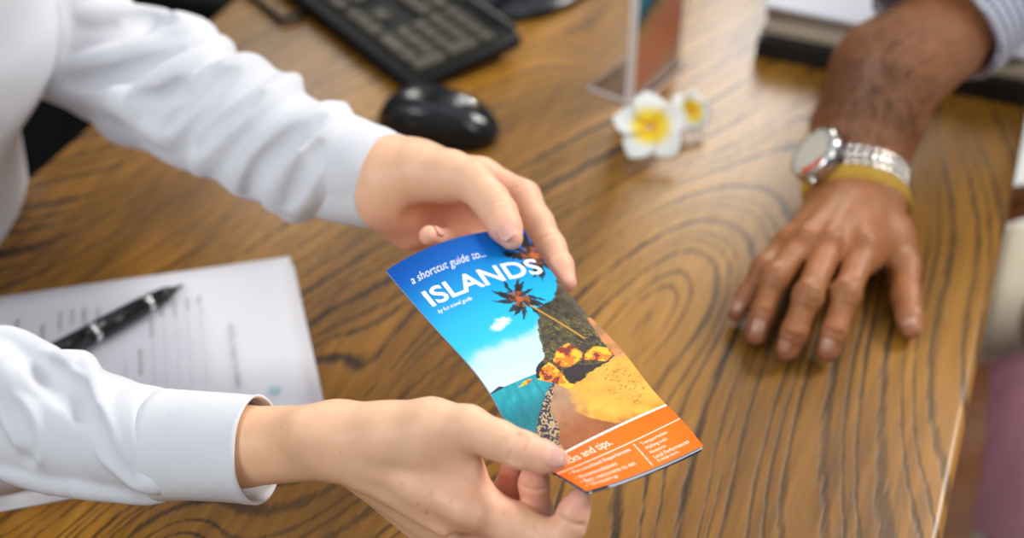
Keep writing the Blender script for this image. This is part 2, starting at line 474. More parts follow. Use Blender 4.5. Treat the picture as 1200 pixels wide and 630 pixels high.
def cover_colour(u, v):
    X = u; Y = v * 2.12
    g = np.clip(v / 0.55, 0, 1)
    stops = [(0, (8, 84, 170)), (.12, (0, 104, 198)), (.3, (0, 158, 226)), (.5, (2, 186, 240)), (.68, (22, 190, 236)), (.82, (120, 208, 236)), (1, (196, 222, 238))]
    xs = [s_[0] for s_ in stops]; col = np.stack([np.interp(g, xs, [s2l(s_[1])[k] for s_ in stops]) for k in range(3)], -1)
    warm = s2l((0, 130, 215)); lw = (np.clip(1 - u * 1.6, 0, 1) * np.clip(1 - v * 2.6, 0, 1))[:, None] * 0.6
    col = col * (1 - lw) + s2l((4, 72, 160)) * lw
    def blend(mask, c):
        nonlocal col
        mk = np.clip(mask, 0, 1)[:, None]
        col = col * (1 - mk) + (s2l(c) if not isinstance(c, np.ndarray) else c) * mk
    # clouds
    n1 = fbm(X * 7, Y * 11, 3)
    top = 0.395 + 0.035 * (fbm(X * 6, Y * 0, 8) - 0.5) * 2 - 0.02 * X
    blend(np.clip((v - top) / 0.03, 0, 1) * (v < .56) * (0.35 + 0.55 * n1), (212, 226, 238))
    blend(np.clip((v - 0.46) / 0.06, 0, 1) * (v < .56) * 0.5 * fbm(X * 5, Y * 22, 5), (190, 200, 214))
    cl = 1 - np.hypot((u - 0.41) / 0.115, (v - 0.332 + (u - .41) * 0.05) / 0.020) + (fbm(X * 22, Y * 26, 6) - 0.5) * 1.5
    blend(cl * 2.2, (214, 240, 248))
    # sea
    w = fbm(X * 40, Y * 16 + X * 12, 11)
    seac = np.stack([lerp(s2l((4, 120, 140))[k], s2l((30, 178, 190))[k], w) for k in range(3)], -1)
    jit = 0.010 * (fbm(X * 30, Y * 30, 12) - 0.5)
    blend(((v > .553) & (v < 0.78)).astype(float), seac)
    blend(inpoly(u, v, [(-.03, .556), (.03, .549), (.08, .543), (.125, .556)]).astype(float), (22, 48, 74))
    blend(((v > 0.60) & (u < .5)).astype(float) * np.clip((v - .61) * 12, 0, .6), (20, 92, 104))
    # beach: wet brown foreground and golden sand
    uj = u + jit * 2; vj = v + jit
    beach = (vj > 0.61) & (uj > np.interp(v, [.60, .62, .66, .70, .78, .85], [.47, .41, .32, .25, .13, .02]))
    wet = fbm(X * 18, Y * 18, 14)
    wc = np.stack([lerp(s2l((150, 118, 92))[k], s2l((196, 150, 112))[k], wet) for k in range(3)], -1)
    lowshade = np.clip((v - .69) / .1, 0, 1)[:, None]
    wc = wc * (1 - lowshade) + s2l((158, 92, 52)) * lowshade * (0.8 + 0.5 * wet[:, None])
    blend(beach.astype(float), wc)
    sand = inpoly(uj, vj, [(.50, .655), (.56, .64), (.77, .607), (.93, .585), (1.2, .57), (1.2, .9), (.80, .842), (.62, .826), (.50, .775), (.44, .73), (.47, .69)])
    gs = fbm(X * 12, Y * 12, 16)
    gc = np.stack([lerp(s2l((226, 150, 48))[k], s2l((252, 190, 78))[k], gs) for k in range(3)], -1)
    edge = np.clip((u - .44 + .12 * (fbm(X * 25, Y * 25, 18) - .5)) / .12, 0, 1) * np.clip((0.835 - v + .06 * (u - .5) + .03 * (fbm(X * 30, Y * 30, 19) - .5)) / .035, 0, 1)
    blend(sand * edge, gc)
    spk = (fbm(X * 60, Y * 60, 21) > 0.66) & (np.hypot((u - .86) / .13, (v - .70) / .10) < 1)
    blend(spk * 0.6, (150, 92, 30))
    # pebbles at the water line
    rk = np.abs(u - np.interp(v, [.61, .66, .70, .74, .80, .86], [.43, .33, .26, .22, .13, .04])) < np.interp(v, [.60, .64, .70, .74, .80, .86], [.012, .03, .05, .085, .10, .12]) * (0.7 + 0.6 * fbm(X * 20, Y * 20, 22))
    rk = rk & (v > .61) & (v < .86)
    pb = vnoise(X * 95, Y * 95, 23)
    pc = np.where((pb > 0.55)[:, None], s2l((190, 164, 124)), s2l((58, 52, 66)))
    blend(rk.astype(float), pc)
    # cliff with palms and bushes
    cj = 0.03 * (fbm(X * 26, Y * 26, 25) - 0.5)
    cliff = inpoly(u + cj, v + cj * .5, [(.69, .322), (.68, .356), (.63, .377), (.568, .426), (.51, .48), (.486, .509), (.406, .54), (.385, .56), (.42, .583), (.524, .65), (.66, .632), (.769, .609), (.93, .586), (1.1, .57), (1.1, .19), (1.0, .21), (.95, .259), (.863, .296), (.786, .305)])
    ct = fbm(X * 34, Y * 34, 27)
    cc = np.stack([lerp(s2l((26, 24, 20))[k], s2l((92, 82, 56))[k], np.clip(ct * 1.5 - .3, 0, 1)) for k in range(3)], -1)
    blend(cliff.astype(float), cc)
    blend(cliff * (fbm(X * 90, Y * 90, 28) > .66) * (v > .38) * 0.75, (150, 128, 30))
    blend(cliff * np.clip((u - .9) / .1, 0, 1) * 0.45, (120, 108, 92))
    # sunlit rocks
    for poly, sd in (([(.50, .55), (.56, .515), (.62, .49), (.71, .476), (.75, .53), (.70, .56), (.60, .572)], 1),
                     ([(.72, .56), (.78, .525), (.86, .52), (.93, .54), (.93, .575), (.84, .592)], 2),
                     ([(.352, .575), (.37, .552), (.42, .54), (.50, .528), (.52, .57), (.53, .62), (.56, .65), (.515, .66), (.44, .61), (.39, .592)], 3),
                     ([(.20, .574), (.24, .560), (.31, .560), (.30, .576)], 4)):
        q = inpoly(u + cj * .8, v + cj * .4, poly)
        r_ = fbm(X * 17, Y * 17, 30 + sd)
        fc = np.where((r_ > .56)[:, None], s2l((255, 190, 40)), np.where((r_ > .40)[:, None], s2l((240, 124, 20)), s2l((130, 44, 24))))
        blend(q.astype(float), fc)
    dk = inpoly(u + cj, v + cj * .5, [(.53, .58), (.66, .572), (.76, .595), (.90, .588), (.76, .607), (.62, .637), (.54, .64)])
    blend(dk * 0.9, (34, 20, 26))
    blend(inpoly(u + cj, v, [(.375, .535), (.46, .515), (.47, .53), (.40, .55), (.38, .572), (.35, .572)]) * 1.0, (24, 18, 24))
    rg = inpoly(u, v, [(.93, .50), (.97, .40), (1.05, .40), (1.05, .60), (.93, .59)])
    blend(rg * 0.8 * np.clip(fbm(X * 15, Y * 15, 35) * 1.8, 0, 1), (226, 150, 84))
    # palm crowns
    def palm(cx, cy, R, nf, seed, a0=0):
        dx = (u - cx); dy = (v - cy) * 2.12
        rr = np.hypot(dx, dy) / R; an = np.arctan2(dy, dx)
        for i in range(nf + 9):
            a = a0 * 1.0 + 2 * math.pi * i / (nf + 9) + 0.35 * math.sin(i * 5.1 + seed)
            ln = 0.6 + 0.55 * abs(math.sin(i * 3.7 + seed))
            da = (an - a - 0.35 * rr + math.pi) % (2 * math.pi) - math.pi
            wd = 0.13 * np.sin(np.clip(rr / ln, 0, 1) * math.pi * 0.9 + .25) * (0.35 + 1.5 * vnoise(rr * 9 + i * 3.3, an * 12, seed))
            mk = (np.abs(da) * rr < wd * .75) & (rr < ln)
            blend((mk & (rr > .42)) * 0.95, (36, 24, 24)); blend((mk & (rr <= .42)) * 0.95, (150, 78, 40) if i % 2 else (60, 34, 28))
        blend((rr < 0.15) * 0.9, (190, 98, 44))
    palm(.955, .115, .20, 13, 5, .3)
    palm(.655, .268, .165, 13, 2, 0)
    # trunk
    tx = np.clip((v - .300) / (.478 - .300), 0, 1)
    tu = .690 + .148 * tx + .01 * np.sin(tx * 3)
    blend((np.abs(u - tu) < .0065) * (v > .300) * (v < .478) * 1.0, (212, 158, 50))
    # orange panel
    ob = v > .835
    oc = np.stack([lerp(s2l((238, 98, 6))[k], s2l((250, 122, 10))[k], fbm(X * 3, Y * 3, 40)) for k in range(3)], -1)
    blend(ob.astype(float), oc)
    blend((np.abs(v - .835) < .0028).astype(float), (255, 240, 228))
    blend((np.abs(v - .890) < .0019).astype(float), (255, 226, 200))
    blend(((np.abs(u - (.597 - (v - .897) * .17)) < .004) & (v > .897) & (v < .992)).astype(float), (255, 222, 196))
    return np.clip(col * 0.88, 0.002, 0.95)

brochure = empty('travel_brochure', tuple(sheet(.5, .5)[0]))
tag(brochure, 'glossy folded travel brochure with blue sky and orange panel held in both hands', 'brochure')
broo = np.array(brochure.location)
NU, NV = 300, 640
uu, vv = np.meshgrid(np.linspace(0, 1, NU + 1), np.linspace(0, 1, NV + 1))
uu = uu.ravel(); vv = vv.ravel()
P0 = sheet(uu, vv) - broo
def grid_quads(nu, nv, flip=False):
    i = np.arange(nv)[:, None] * (nu + 1) + np.arange(nu)[None, :]
    q = np.stack([i, i + nu + 1, i + nu + 2, i + 1], -1).reshape(-1, 4)
    return q[:, ::-1] if flip else q
M_print = attr_mat('printed_gloss_paper', 0.45, 0.10, coat=0.0)
M_leaf = plain('glossy_leaf', (0.55, 0.60, 0.66), 0.3, coat=0.4)
M_leaf_dark = plain('navy_printed_leaf', (0.02, 0.035, 0.07), 0.3, coat=0.4)
def leaf(name, mats, off, thick, nu, nv, col=None, dv=0.0, du=0.0):
    u_, v_ = np.meshgrid(np.linspace(0, 1, nu + 1), np.linspace(0, 1, nv + 1)); u_ = u_.ravel(); v_ = v_.ravel()
    o_ = off(u_, v_) if callable(off) else np.full(u_.shape, off)
    A = sheet(u_ + du, v_ + dv, o_) - broo; B = sheet(u_ + du, v_ + dv, o_ - thick) - broo
    n = len(A); Vv = np.concatenate([A, B])
    qa = grid_quads(nu, nv); qb = grid_quads(nu, nv, True) + n
    w = nu + 1; rim = []
    top_ = np.arange(nu); bot = nv * w + np.arange(nu); lef = np.arange(nv) * w; rig = lef + nu
    for s_, e_ in ((top_ + 1, top_), (bot, bot + 1), (lef, lef + w), (rig + w, rig)):
        rim.append(np.stack([s_, e_, e_ + n, s_ + n], 1)[:, ::-1])
    Q = np.concatenate([qa, qb] + rim)
    c = None
    if col is not None: c = np.concatenate([col, np.tile([[.7, .7, .7]], (n, 1))])
    me = np_mesh(name, Vv, Q, c)
    return mesh_obj(name, me, mats, brochure)
leaf('cover', M_print, 0.0, 0.00018, NU, NV, cover_colour(uu, vv))
leaf('inner_page', M_leaf, lambda u, v: -0.0006 - 0.0010 * v ** 3, 0.00025, 20, 50, dv=0.003)
leaf('inner_page', M_leaf_dark, lambda u, v: -0.0012 - 0.0020 * v ** 3 * u, 0.0003, 20, 50, dv=0.0045)

def text_mesh(body, bold=0.0, shear=0.0, space=1.0):
    cu = bpy.data.curves.new('txt', 'FONT'); cu.body = body; cu.size = 1; cu.offset = bold; cu.shear = shear
    cu.space_character = space; cu.resolution_u = 4
    ob = bpy.data.objects.new('txt', cu); C.objects.link(ob)
    dg = bpy.context.evaluated_depsgraph_get(); dg.update()
    me = bpy.data.meshes.new_from_object(ob.evaluated_get(dg))
    bpy.data.objects.remove(ob); bpy.data.curves.remove(cu)
    return me
M_tprint = plain('white_lettering', (0.86, 0.90, 0.93), 0.4)
M_tprint2 = plain('cream_lettering', (0.93, 0.72, 0.52), 0.4)
def sheet_text(name, body, u0, u1, v0, v1, mat, bold=0.0, shear=0.0, space=1.0):
    me = text_mesh(body, bold, shear, space)
    bm = bmesh.new(); bm.from_mesh(me); bmesh.ops.triangulate(bm, faces=bm.faces)
    xs = [v.co.x for v in bm.verts]; ys = [v.co.y for v in bm.verts]
    x0, x1, y0, y1 = min(xs), max(xs), min(ys), max(ys)
    ln = [e for e in bm.edges if e.calc_length() > 0.35]
    if ln: bmesh.ops.subdivide_edges(bm, edges=ln, cuts=4)
    vs = list(bm.verts)
    a = np.array([[u0 + (v.co.x - x0) / (x1 - x0) * (u1 - u0), v1 + (v.co.y - y0) / (y1 - y0) * (v0 - v1)] for v in vs])
    p = sheet(a[:, 0], a[:, 1], 0.00022) - broo
    for v, q in zip(vs, p): v.co = q
    bm.to_mesh(me); bm.free()
    return mesh_obj(name, me, mat, brochure, smooth=False)
sheet_text('title_lettering', 'ISLANDS', .088, .945, .128, .192, M_tprint, bold=0.018, space=1.0)
sheet_text('heading_lettering', 'a shortcut guide to...', .082, .64, .062, .100, M_tprint, shear=0.35, bold=-0.004)
sheet_text('small_lettering', 'by fun travel guide', .092, .36, .207, .226, M_tprint, shear=0.35)
sheet_text('panel_heading', 'Tricks and tips.', -.11 + .17, .485, .852, .882, M_tprint2, bold=0.008)
for i, (s_, a, b_) in enumerate((('• Personalized Experiences', .055, .545), ('• Accommodations', .05, .38), ('• Best restaurants to eat', .045, .49), ('• Shopping', .045, .30))):
    v0 = .901 + .0235 * i
    sheet_text('list_lettering', s_, a, b_, v0, v0 + .0165, M_tprint2, bold=0.01)
for i, (s_, b_) in enumerate((('Transportation', .85), ('Walking trails', .815), ('Viewpoints', .77), ('Local Performances', .93), ('& many more..', .825))):
    v0 = .902 + .0185 * i
    sheet_text('list_lettering', s_, .635, b_, v0, v0 + .0145, M_tprint2, bold=0.01)

# ------------------------------------------------------------------ form sheets and pen
pc = G(340, 303)
px_ = (G(371, 470) - G(340, 303)); px_.z = 0; px_.normalize()       # along the sheet's top edge, towards the camera
pyv = Vector((px_.y, -px_.x, 0))                                    # away from the top edge
if pyv.x > 0: pyv = -pyv
def sheet_paper(name, origin, ex, ey, z, curl, label, lift=0.0):
    nu, nv = 14, 18; w, h = 0.21, 0.297
    u_, v_ = np.meshgrid(np.linspace(0, 1, nu + 1), np.linspace(0, 1, nv + 1)); u_ = u_.ravel(); v_ = v_.ravel()
    A = np.array(origin)[None] * 0 + u_[:, None] * w * np.array(ex) + v_[:, None] * h * np.array(ey)
    A[:, 2] = z + curl * (np.clip(1 - u_ * 3, 0, 1) ** 2 * np.clip(1 - v_ * 3, 0, 1) ** 2) + lift * np.sin(v_ * 3.0) * np.clip(1 - u_ * 2.5, 0, 1) ** 2
    B = A.copy(); B[:, 2] -= 0.00015
    n = len(A); w_ = nu + 1
    qa = grid_quads(nu, nv); Q = [qa, qa[:, ::-1] + n]
    top_ = np.arange(nu); bot = nv * w_ + np.arange(nu); lef = np.arange(nv) * w_; rig = lef + nu
    for s_, e_ in ((top_ + 1, top_), (bot, bot + 1), (lef, lef + w_), (rig + w_, rig)): Q.append(np.stack([s_, e_, e_ + n, s_ + n], 1)[:, ::-1])
    me = np_mesh(name, np.concatenate([A, B]), np.concatenate(Q))
    o = mesh_obj(name, me, M_paper); o.location = (origin[0], origin[1], TZ)
    tag(o, label, 'paper'); return o
form = sheet_paper('check_in_form', pc, px_, pyv, 0.0012, 0.0015, 'printed hotel check in form on white paper lying under the black pen', lift=0.002)
px2 = Matrix.Rotation(math.radians(1.2), 3, 'Z') @ px_; py2 = Matrix.Rotation(math.radians(1.2), 3, 'Z') @ pyv
sheet_paper('blank_form', pc + Vector((0.0035, -0.008, 0)), px2, py2, 0.0006, 0, 'white paper sheet peeking out underneath the printed check in form')
def form_text(name, body, px, py, wpx_end, height, mat, bold=0.0):
    me = text_mesh(body, bold)
    xs = [v.co.x for v in me.vertices]; ys = [v.co.y for v in me.vertices]
    a = G(px, py); L = (G(*wpx_end) - a).length; k = L / (max(xs) - min(xs))
    x0 = min(xs); y0 = min(ys)
    ky = height / max(ys)
    for v in me.vertices:
        q = px_ * ((v.co.x - x0) * k) - pyv * ((v.co.y) * ky)
        p = a - pc + q; v.co = (p.x, p.y, 0.0040)
    return mesh_obj(name, me, mat, form, smooth=False)
form_text('form_title', 'HOTEL CHECK IN FORM', 268, 385, (275, 459), 0.0036, M_ink, 0.0)
for s_, a, b_ in (('Name', (232, 351), (234, 361)), ('Address', (218, 352), (220, 369)), ('Telephone', (203, 355), (207, 377)), ('Email', (188, 360), (190, 376)),
                  ('Nationality', (176, 376), (179, 400)), ('Date of birth', (163, 414), (167, 443)), ('Arrival', (114, 366), (115, 376)), ('Departure', (98, 366), (100, 383)),
                  ('Persons', (84, 368), (86, 384)), ('Room type no', (70, 371), (72, 392)), ('Signature', (50, 384), (52, 405)), ('Date', (20, 378), (21, 392))):
    form_text('form_lettering', s_, a[0], a[1], b_, 0.0028, M_ink, 0.012)
bm = bmesh.new()
for (a, b_) in (((236, 364), (243, 455)), ((221, 372), (226, 455)), ((208, 380), (211, 455)), ((193, 380), (196, 455)), ((180, 404), (182, 455)), ((147, 425), (149, 455)), ((237, 364), (237.4, 372))):
    p = G(*a) - pc; q = G(*b_) - pc; d = (q - p).normalized(); n_ = Vector((d.y, -d.x, 0)) * 0.0003
    vs = [bm.verts.new((w_.x, w_.y, 0.0040)) for w_ in (p - n_, q - n_, q + n_, p + n_)]; bm.faces.new(vs)
bm_obj('form_rules', bm, M_rule, form)
bm = bmesh.new()
lc = G(322, 460) - pc
for k in range(7):
    a = 2 * math.pi * k / 7
    c0 = Vector((lc.x + 0.003 * math.cos(a), lc.y + 0.003 * math.sin(a), 0.0030))
    r = [bm.verts.new(c0 + Vector((0.0019 * math.cos(a) * math.cos(t) - 0.0009 * math.sin(a) * math.sin(t), 0.0019 * math.sin(a) * math.cos(t) + 0.0009 * math.cos(a) * math.sin(t), 0))) for t in [2 * math.pi * j / 10 for j in range(10)]]
    bm.faces.new(r)
bm_obj('form_logo', bm, M_teal, form)

pen = empty('ballpoint_pen')
p0 = G(215.5, 333, 0.0075); p1 = G(66, 413, 0.0110)
pd = (p1 - p0).normalized(); L = 0.138
pen.matrix_world = frame_mat(p0, Vector((0, 0, 1)).cross(pd), pd)
tag(pen, 'black pen with two silver rings lying across the form beside the sleeve', 'pen')
def pen_part(name, prof, mat): return bm_obj(name, lathe_bm([(r_ * 1.27, z_) for r_, z_ in prof], 28), mat, pen, smooth=True)
bmn = bmesh.new()
for ring in ((0.0, 0.0003, 0.0003), (0.004, 0.0012, 0.0010), (0.009, 0.0026, 0.0022), (0.0125, 0.0034, 0.0034)):
    pass
pen_part('tip', [(0.0004, 0), (0.0010, 0.003), (0.0020, 0.0085), (0.0027, 0.0105), (0.0030, 0.0125), (0.0038, 0.014)], M_gloss)
pen_part('grip', [(0.0038, 0.013), (0.0046, 0.019), (0.0052, 0.0285), (0.0053, 0.031)], M_gloss)
pen_part('silver_ring', [(0.0053, 0.0308), (0.0057, 0.0312), (0.0057, 0.0345), (0.0053, 0.035)], M_chrome)
pen_part('barrel', [(0.0053, 0.0348), (0.0058, 0.037), (0.0061, 0.055), (0.0062, 0.0788)], M_gloss)
pen_part('silver_ring', [(0.0062, 0.0785), (0.0067, 0.079), (0.0067, 0.0825), (0.0062, 0.083)], M_chrome)
pen_part('cap', [(0.0062, 0.0828), (0.0062, 0.11), (0.0055, L - 0.004), (0.0035, L - 0.001), (0.001, L)], M_gloss)

# ------------------------------------------------------------------ keyboard
kA = G(481, 105, 0.012); kB = G(614, 56, 0.012)
kx = (kB - kA); kx.z = 0; kx.normalize()                 # from the front edge to the back edge at the number pad end
kl = Vector((-kx.y, kx.x, 0))                            # away along the long side
kb = empty('keyboard'); KW = (kB - kA).length
kb.matrix_world = frame_mat((kA.x, kA.y, TZ), -kl, (0, 0, 1))   # local x = towards number pad end (negative length), y = depth
# local: x from -0.44 to 0, y from 0 to KW (sign checked below)
sgn = 1 if (kb.matrix_world.to_3x3() @ Vector((0, 1, 0))).dot(kx) > 0 else -1
tag(kb, 'black computer keyboard with dark keys behind the mouse', 'keyboard')
KL = 0.445
bm = box_bm(KL, KW, 0.014, (-KL / 2, sgn * KW / 2, 0.0095), bev=0.005, seg=3)
for v in bm.verts: v.co.z += 0.010 * (abs(v.co.y) / KW)
body = bm_obj('housing', bm, M_black, kb); auto_smooth(body)
def key_mesh(w, d=0.0165):
    bm = bmesh.new(); h = 0.006
    bmesh.ops.create_cube(bm, size=1)
    for v in bm.verts:
        top_ = v.co.z > 0; k = 0.80 if top_ else 1.0
        v.co.x *= (w - (0.0035 if top_ else 0)); v.co.y *= (d - (0.0035 if top_ else 0)); v.co.z = h if top_ else 0
    bmesh.ops.bevel(bm, geom=list(bm.edges), offset=0.0011, segments=2, profile=0.5, affect='EDGES')
    me = bpy.data.meshes.new('key'); bm.to_mesh(me); bm.free()
    me.materials.append(M_key); me.polygons.foreach_set('use_smooth', [True] * len(me.polygons))
    return me
kmesh = {}
def put_key(cx, cy, w=1.0, d=1.0):
    pit = 0.0187
    key = (w, d)
    if key not in kmesh: kmesh[key] = key_mesh(pit * w - 0.0022, pit * d - 0.0022)
    o = bpy.data.objects.new('key', kmesh[key]); C.objects.link(o); o.parent = kb
    y = 0.014 + cy * pit
    o.location = (-0.010 - cx * pit, sgn * y, 0.0165 + 0.010 * (y / KW)); o.rotation_euler = (sgn * math.atan(0.010 / KW), 0, 0)
nk = 0
# number pad (columns counted from the right end), rows from the front
for (cx, cy, w, d) in [(0.5, 1.0, 1, 2), (1.5, .5, 1, 1), (3.0, .5, 2, 1), (1.5, 1.5, 1, 1), (2.5, 1.5, 1, 1), (3.5, 1.5, 1, 1),
                       (0.5, 3.0, 1, 2), (1.5, 2.5, 1, 1), (2.5, 2.5, 1, 1), (3.5, 2.5, 1, 1), (1.5, 3.5, 1, 1), (2.5, 3.5, 1, 1), (3.5, 3.5, 1, 1),
                       (0.5, 4.5, 1, 1), (1.5, 4.5, 1, 1), (2.5, 4.5, 1, 1), (3.5, 4.5, 1, 1)]:
    put_key(cx, cy, w, d)
for cx in (4.8, 5.8, 6.8):
    put_key(cx, .5); put_key(cx, 3.5); put_key(cx, 4.5)
    put_key(cx, 6.0)
put_key(5.8, 1.5)
x0 = 7.6
for cx, w in ((.75, 1.5), (2.0, 1), (3.0, 1), (4.1, 1.2), (7.7, 6), (11.3, 1.2), (12.6, 1.4), (14.15, 1.7)): put_key(x0 + cx, .5, w)
put_key(x0 + 1.35, 1.5, 2.7)
for i in range(10): put_key(x0 + 3.2 + i, 1.5)
put_key(x0 + 13.85, 1.5, 2.3)
put_key(x0 + 1.1, 2.5, 2.2)
for i in range(11): put_key(x0 + 2.7 + i, 2.5)
put_key(x0 + 14.1, 2.5, 1.8)
put_key(x0 + .75, 3.5, 1.5)
for i in range(12): put_key(x0 + 2.0 + i, 3.5)
put_key(x0 + 14.25, 3.5, 1.5)
put_key(x0 + 1.0, 4.5, 2)
for i in range(13): put_key(x0 + 2.5 + i, 4.5, 1.0)
for i in range(9): put_key(x0 + .6 + i * 1.5, 6.0, 1)
# silver back rim, small feet and the slim bar along the front edge
rim = bm_obj('back_rim', box_bm(KL - 0.02, 0.004, 0.006, (-KL / 2, sgn * (KW - 0.001), 0.0275), bev=0.0015), M_steel, kb)
bar = box_bm(0.20, 0.006, 0.006, (-0.30, -sgn * 0.026, 0.005), bev=0.002)
box_bm(0.006, 0.028, 0.006, (-0.20 + 0.003, -sgn * 0.013, 0.005), bev=0.002, bm=bar)
bm_obj('front_bar', bar, M_black, kb)

# ------------------------------------------------------------------ mouse
mo = empty('computer_mouse')
mA = G(447, 131, 0.015); mB = G(580, 152, 0.015)
md = (mB - mA); md.z = 0; ML = md.length; md.normalize()
mc = (G(448, 131, 0.012) + G(581, 152, 0.012)) / 2
mo.matrix_world = frame_mat((mc.x, mc.y, TZ), md, (0, 0, 1))
tag(mo, 'glossy black computer mouse on the desk beside the raised cuff', 'mouse')
def mouse_shell(zlo, zhi_s, L_=0.112, Wd=0.062, H=0.034):
    nu, nv = 48, 20; V_ = []; Fq = []
    for j in range(nv + 1):
        e = j / nv * math.pi / 2
        for i in range(nu):
            a = 2 * math.pi * i / nu
            cx_ = math.copysign(abs(math.cos(a)) ** 0.85, math.cos(a)); sy_ = math.copysign(abs(math.sin(a)) ** 0.85, math.sin(a))
            r = math.cos(e) ** 0.55
            x = cx_ * L_ / 2 * r; waist = 1 - 0.10 * math.exp(-((x - 0.01) / 0.02) ** 2)
            y = sy_ * Wd / 2 * r * waist
            z = zlo + H * zhi_s * math.sin(e) ** 0.9 * (1 - 0.28 * (x / (L_ / 2)) ** 2 - 0.10 * x / (L_ / 2))
            V_.append((x, y, z))
    for j in range(nv):
        for i in range(nu):
            i2 = (i + 1) % nu
            Fq.append((j * nu + i, j * nu + i2, (j + 1) * nu + i2, (j + 1) * nu + i))
    Fq.append(tuple(range(nu))[::-1])
    me = bpy.data.meshes.new('m'); me.from_pydata(V_, [], Fq); me.update(); return me
o = mesh_obj('shell', mouse_shell(0.006, 1.0), M_gloss, mo)
o = mesh_obj('base', mouse_shell(0.001, 0.3, 0.108, 0.058), M_black, mo)
wh = lathe_bm([(0.004, -0.0035), (0.0085, -0.003), (0.0095, -0.001), (0.0095, 0.001), (0.0085, 0.003), (0.004, 0.0035)], 24)
bmesh.ops.rotate(wh, verts=wh.verts, matrix=Matrix.Rotation(math.pi / 2, 3, 'X'))
bmesh.ops.translate(wh, verts=wh.verts, vec=(0.028, 0, 0.0305))
bm_obj('scroll_wheel', wh, M_steel, mo, smooth=True)
me = tube_mesh('button_seam', [(0.012, 0, 0.0385), (0.02, 0, 0.0378), (0.036, 0, 0.0335), (0.046, 0, 0.0275), (0.053, 0, 0.0185)], [0.0007] * 5, 6)
mesh_obj('button_seam', me, M_black, mo)

# ------------------------------------------------------------------ acrylic sign holder
sa = G(736, 122); sb = G(789, 76)
sd = (sb - sa); sd.z = 0; SL = 0.090; sd.normalize()
st = empty('sign_holder'); st.matrix_world = frame_mat((sa.x, sa.y, TZ), sd, (0, 0, 1))
tag(st, 'clear acrylic table sign holder with a colourful card behind the large flower', 'sign holder')
def acr(name, sx, sy, sz, c, bev=0.0006):
    bm = box_bm(sx, sy, sz, c, bev=bev)
    o = bm_obj(name, bm, [M_acryl, M_acryl_edge], st)
    big = max(p.area for p in o.data.polygons)
    for p in o.data.polygons:
        if p.area < big * 0.5: p.material_index = 1
    return o
acr('base', SL, 0.056, 0.003, (SL / 2, 0.016, 0.0017))
acr('upright', SL, 0.0035, 0.150, (SL / 2, 0.0018, 0.0785))
acr('upright', SL, 0.0035, 0.150, (SL / 2, -0.0032, 0.0785))
m, nt, b = new_mat('printed_card')
tc = nt.nodes.new('ShaderNodeTexCoord'); sx = nt.nodes.new('ShaderNodeSeparateXYZ'); nt.links.new(tc.outputs['Generated'], sx.inputs[0])
nz = nt.nodes.new('ShaderNodeTexNoise'); nz.inputs['Scale'].default_value = 6; nt.links.new(tc.outputs['Generated'], nz.inputs['Vector'])
ad = nt.nodes.new('ShaderNodeMath'); ad.operation = 'MULTIPLY_ADD'; nt.links.new(nz.outputs['Fac'], ad.inputs[0]); ad.inputs[1].default_value = 0.25
nt.links.new(sx.outputs[2], ad.inputs[2])
a2 = nt.nodes.new('ShaderNodeMath'); a2.operation = 'MULTIPLY_ADD'; nt.links.new(sx.outputs[0], a2.inputs[0]); a2.inputs[1].default_value = -0.25; nt.links.new(ad.outputs[0], a2.inputs[2])
cr = nt.nodes.new('ShaderNodeValToRGB'); nt.links.new(a2.outputs[0], cr.inputs['Fac'])
els = cr.color_ramp.elements; els[0].position = 0; els[0].color = (.55, .33, .18, 1); els[1].position = .9; els[1].color = (.10, .35, .5, 1)
for pos, c_ in ((.16, (.72, .24, .13, 1)), (.46, (.75, .28, .15, 1)), (.56, (.62, .36, .14, 1)), (.66, (.03, .07, .11, 1)), (.72, (.03, .30, .42, 1))):
    e = els.new(pos); e.color = c_
nt.links.new(cr.outputs['Color'], b.inputs['Base Color']); b.inputs['Roughness'].default_value = .5
bm_obj('card', box_bm(SL - 0.004, 0.0004, 0.140, (SL / 2, -0.0007, 0.076)), m, st)

